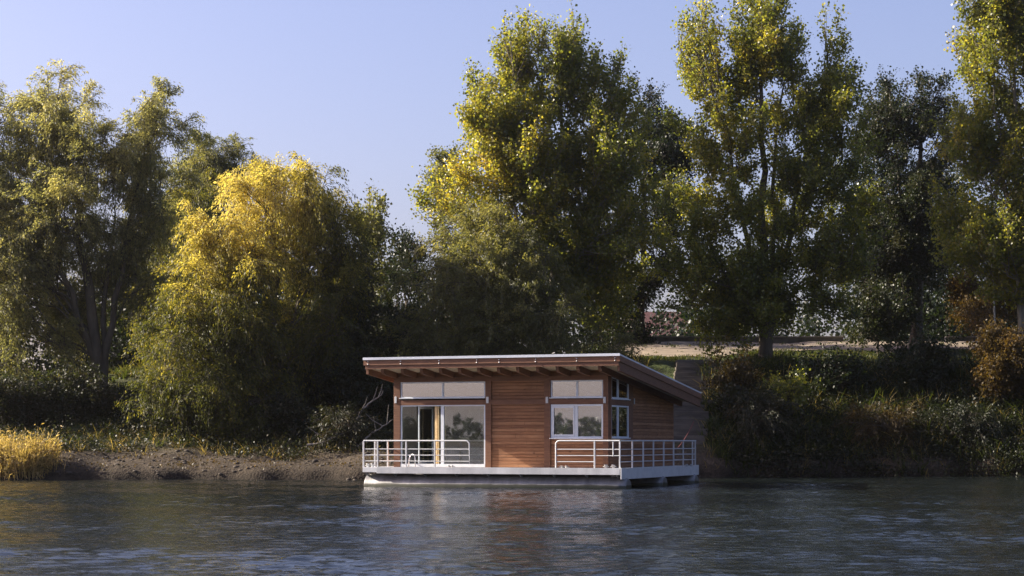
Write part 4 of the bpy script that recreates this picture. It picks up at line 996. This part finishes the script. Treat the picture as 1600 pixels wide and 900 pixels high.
# ------------------------------------------------------------------ sky, sun, camera
world = bpy.data.worlds.new('World'); scene.world = world; world.use_nodes = True
nt = world.node_tree; nt.nodes.clear()
SUN_EL, SUN_AZ = math.radians(29), math.radians(-79)     # azimuth from +Y, negative = left
sky = nt.nodes.new('ShaderNodeTexSky'); sky.sky_type = 'NISHITA'; sky.sun_disc = False
sky.sun_elevation = SUN_EL; sky.sun_rotation = SUN_AZ
sky.air_density = 1.0; sky.dust_density = 3.2; sky.ozone_density = 2.5; sky.altitude = 100
tint = N(nt, 'ShaderNodeMix', data_type='RGBA', blend_type='MULTIPLY'); tint.inputs[0].default_value = 1
tint.inputs[7].default_value = (1.10, .93, 1.06, 1)
bg = nt.nodes.new('ShaderNodeBackground'); bg.inputs[1].default_value = .078
wo = nt.nodes.new('ShaderNodeOutputWorld')
nt.links.new(sky.outputs[0], tint.inputs[6]); nt.links.new(tint.outputs[2], bg.inputs[0]); nt.links.new(bg.outputs[0], wo.inputs[0])
sd = bpy.data.lights.new('sun', 'SUN'); sd.energy = 5.0; sd.angle = math.radians(.5); sd.color = (1, .90, .74)
so = bpy.data.objects.new('sun', sd); COL.objects.link(so)
dirv = Vector((math.sin(SUN_AZ) * math.cos(SUN_EL), math.cos(SUN_AZ) * math.cos(SUN_EL), math.sin(SUN_EL)))
so.rotation_euler = dirv.to_track_quat('Z', 'Y').to_euler(); so.location = dirv * 60

hz, hnt, hout = new_mat('haze_air')
pv = hnt.nodes.new('ShaderNodeVolumePrincipled')
pv.inputs['Color'].default_value = (.95, .93, .90, 1); pv.inputs['Density'].default_value = .00015; pv.inputs['Anisotropy'].default_value = .8
hnt.links.new(pv.outputs[0], hout.inputs['Volume'])
tag(boxes('haze', [(-3400, 3400, -3400, 3400, -5, 45)], hz), kind='stuff')
cd = bpy.data.cameras.new('camera'); co = bpy.data.objects.new('camera', cd); COL.objects.link(co)
co.location = (0, 0, CAMZ); co.rotation_euler = (math.radians(90), 0, 0)
cd.sensor_width = 36; cd.lens = 36 * F / 1600; cd.shift_y = (HY - 450) / 1600; cd.clip_start = .5; cd.clip_end = 9000
scene.camera = co
scene.view_settings.view_transform = 'Standard'; scene.view_settings.look = 'None'; scene.view_settings.exposure = 1.42; scene.view_settings.gamma = 1
scene.cycles.use_denoising = True; scene.cycles.denoiser = 'OPENIMAGEDENOISE'; scene.cycles.denoising_input_passes = 'RGB_ALBEDO_NORMAL'; scene.cycles.denoising_prefilter = 'NONE'
scene.cycles.max_bounces = 6; scene.cycles.transparent_max_bounces = 12; scene.cycles.diffuse_bounces = 3
print('leaves', NLEAF[0])
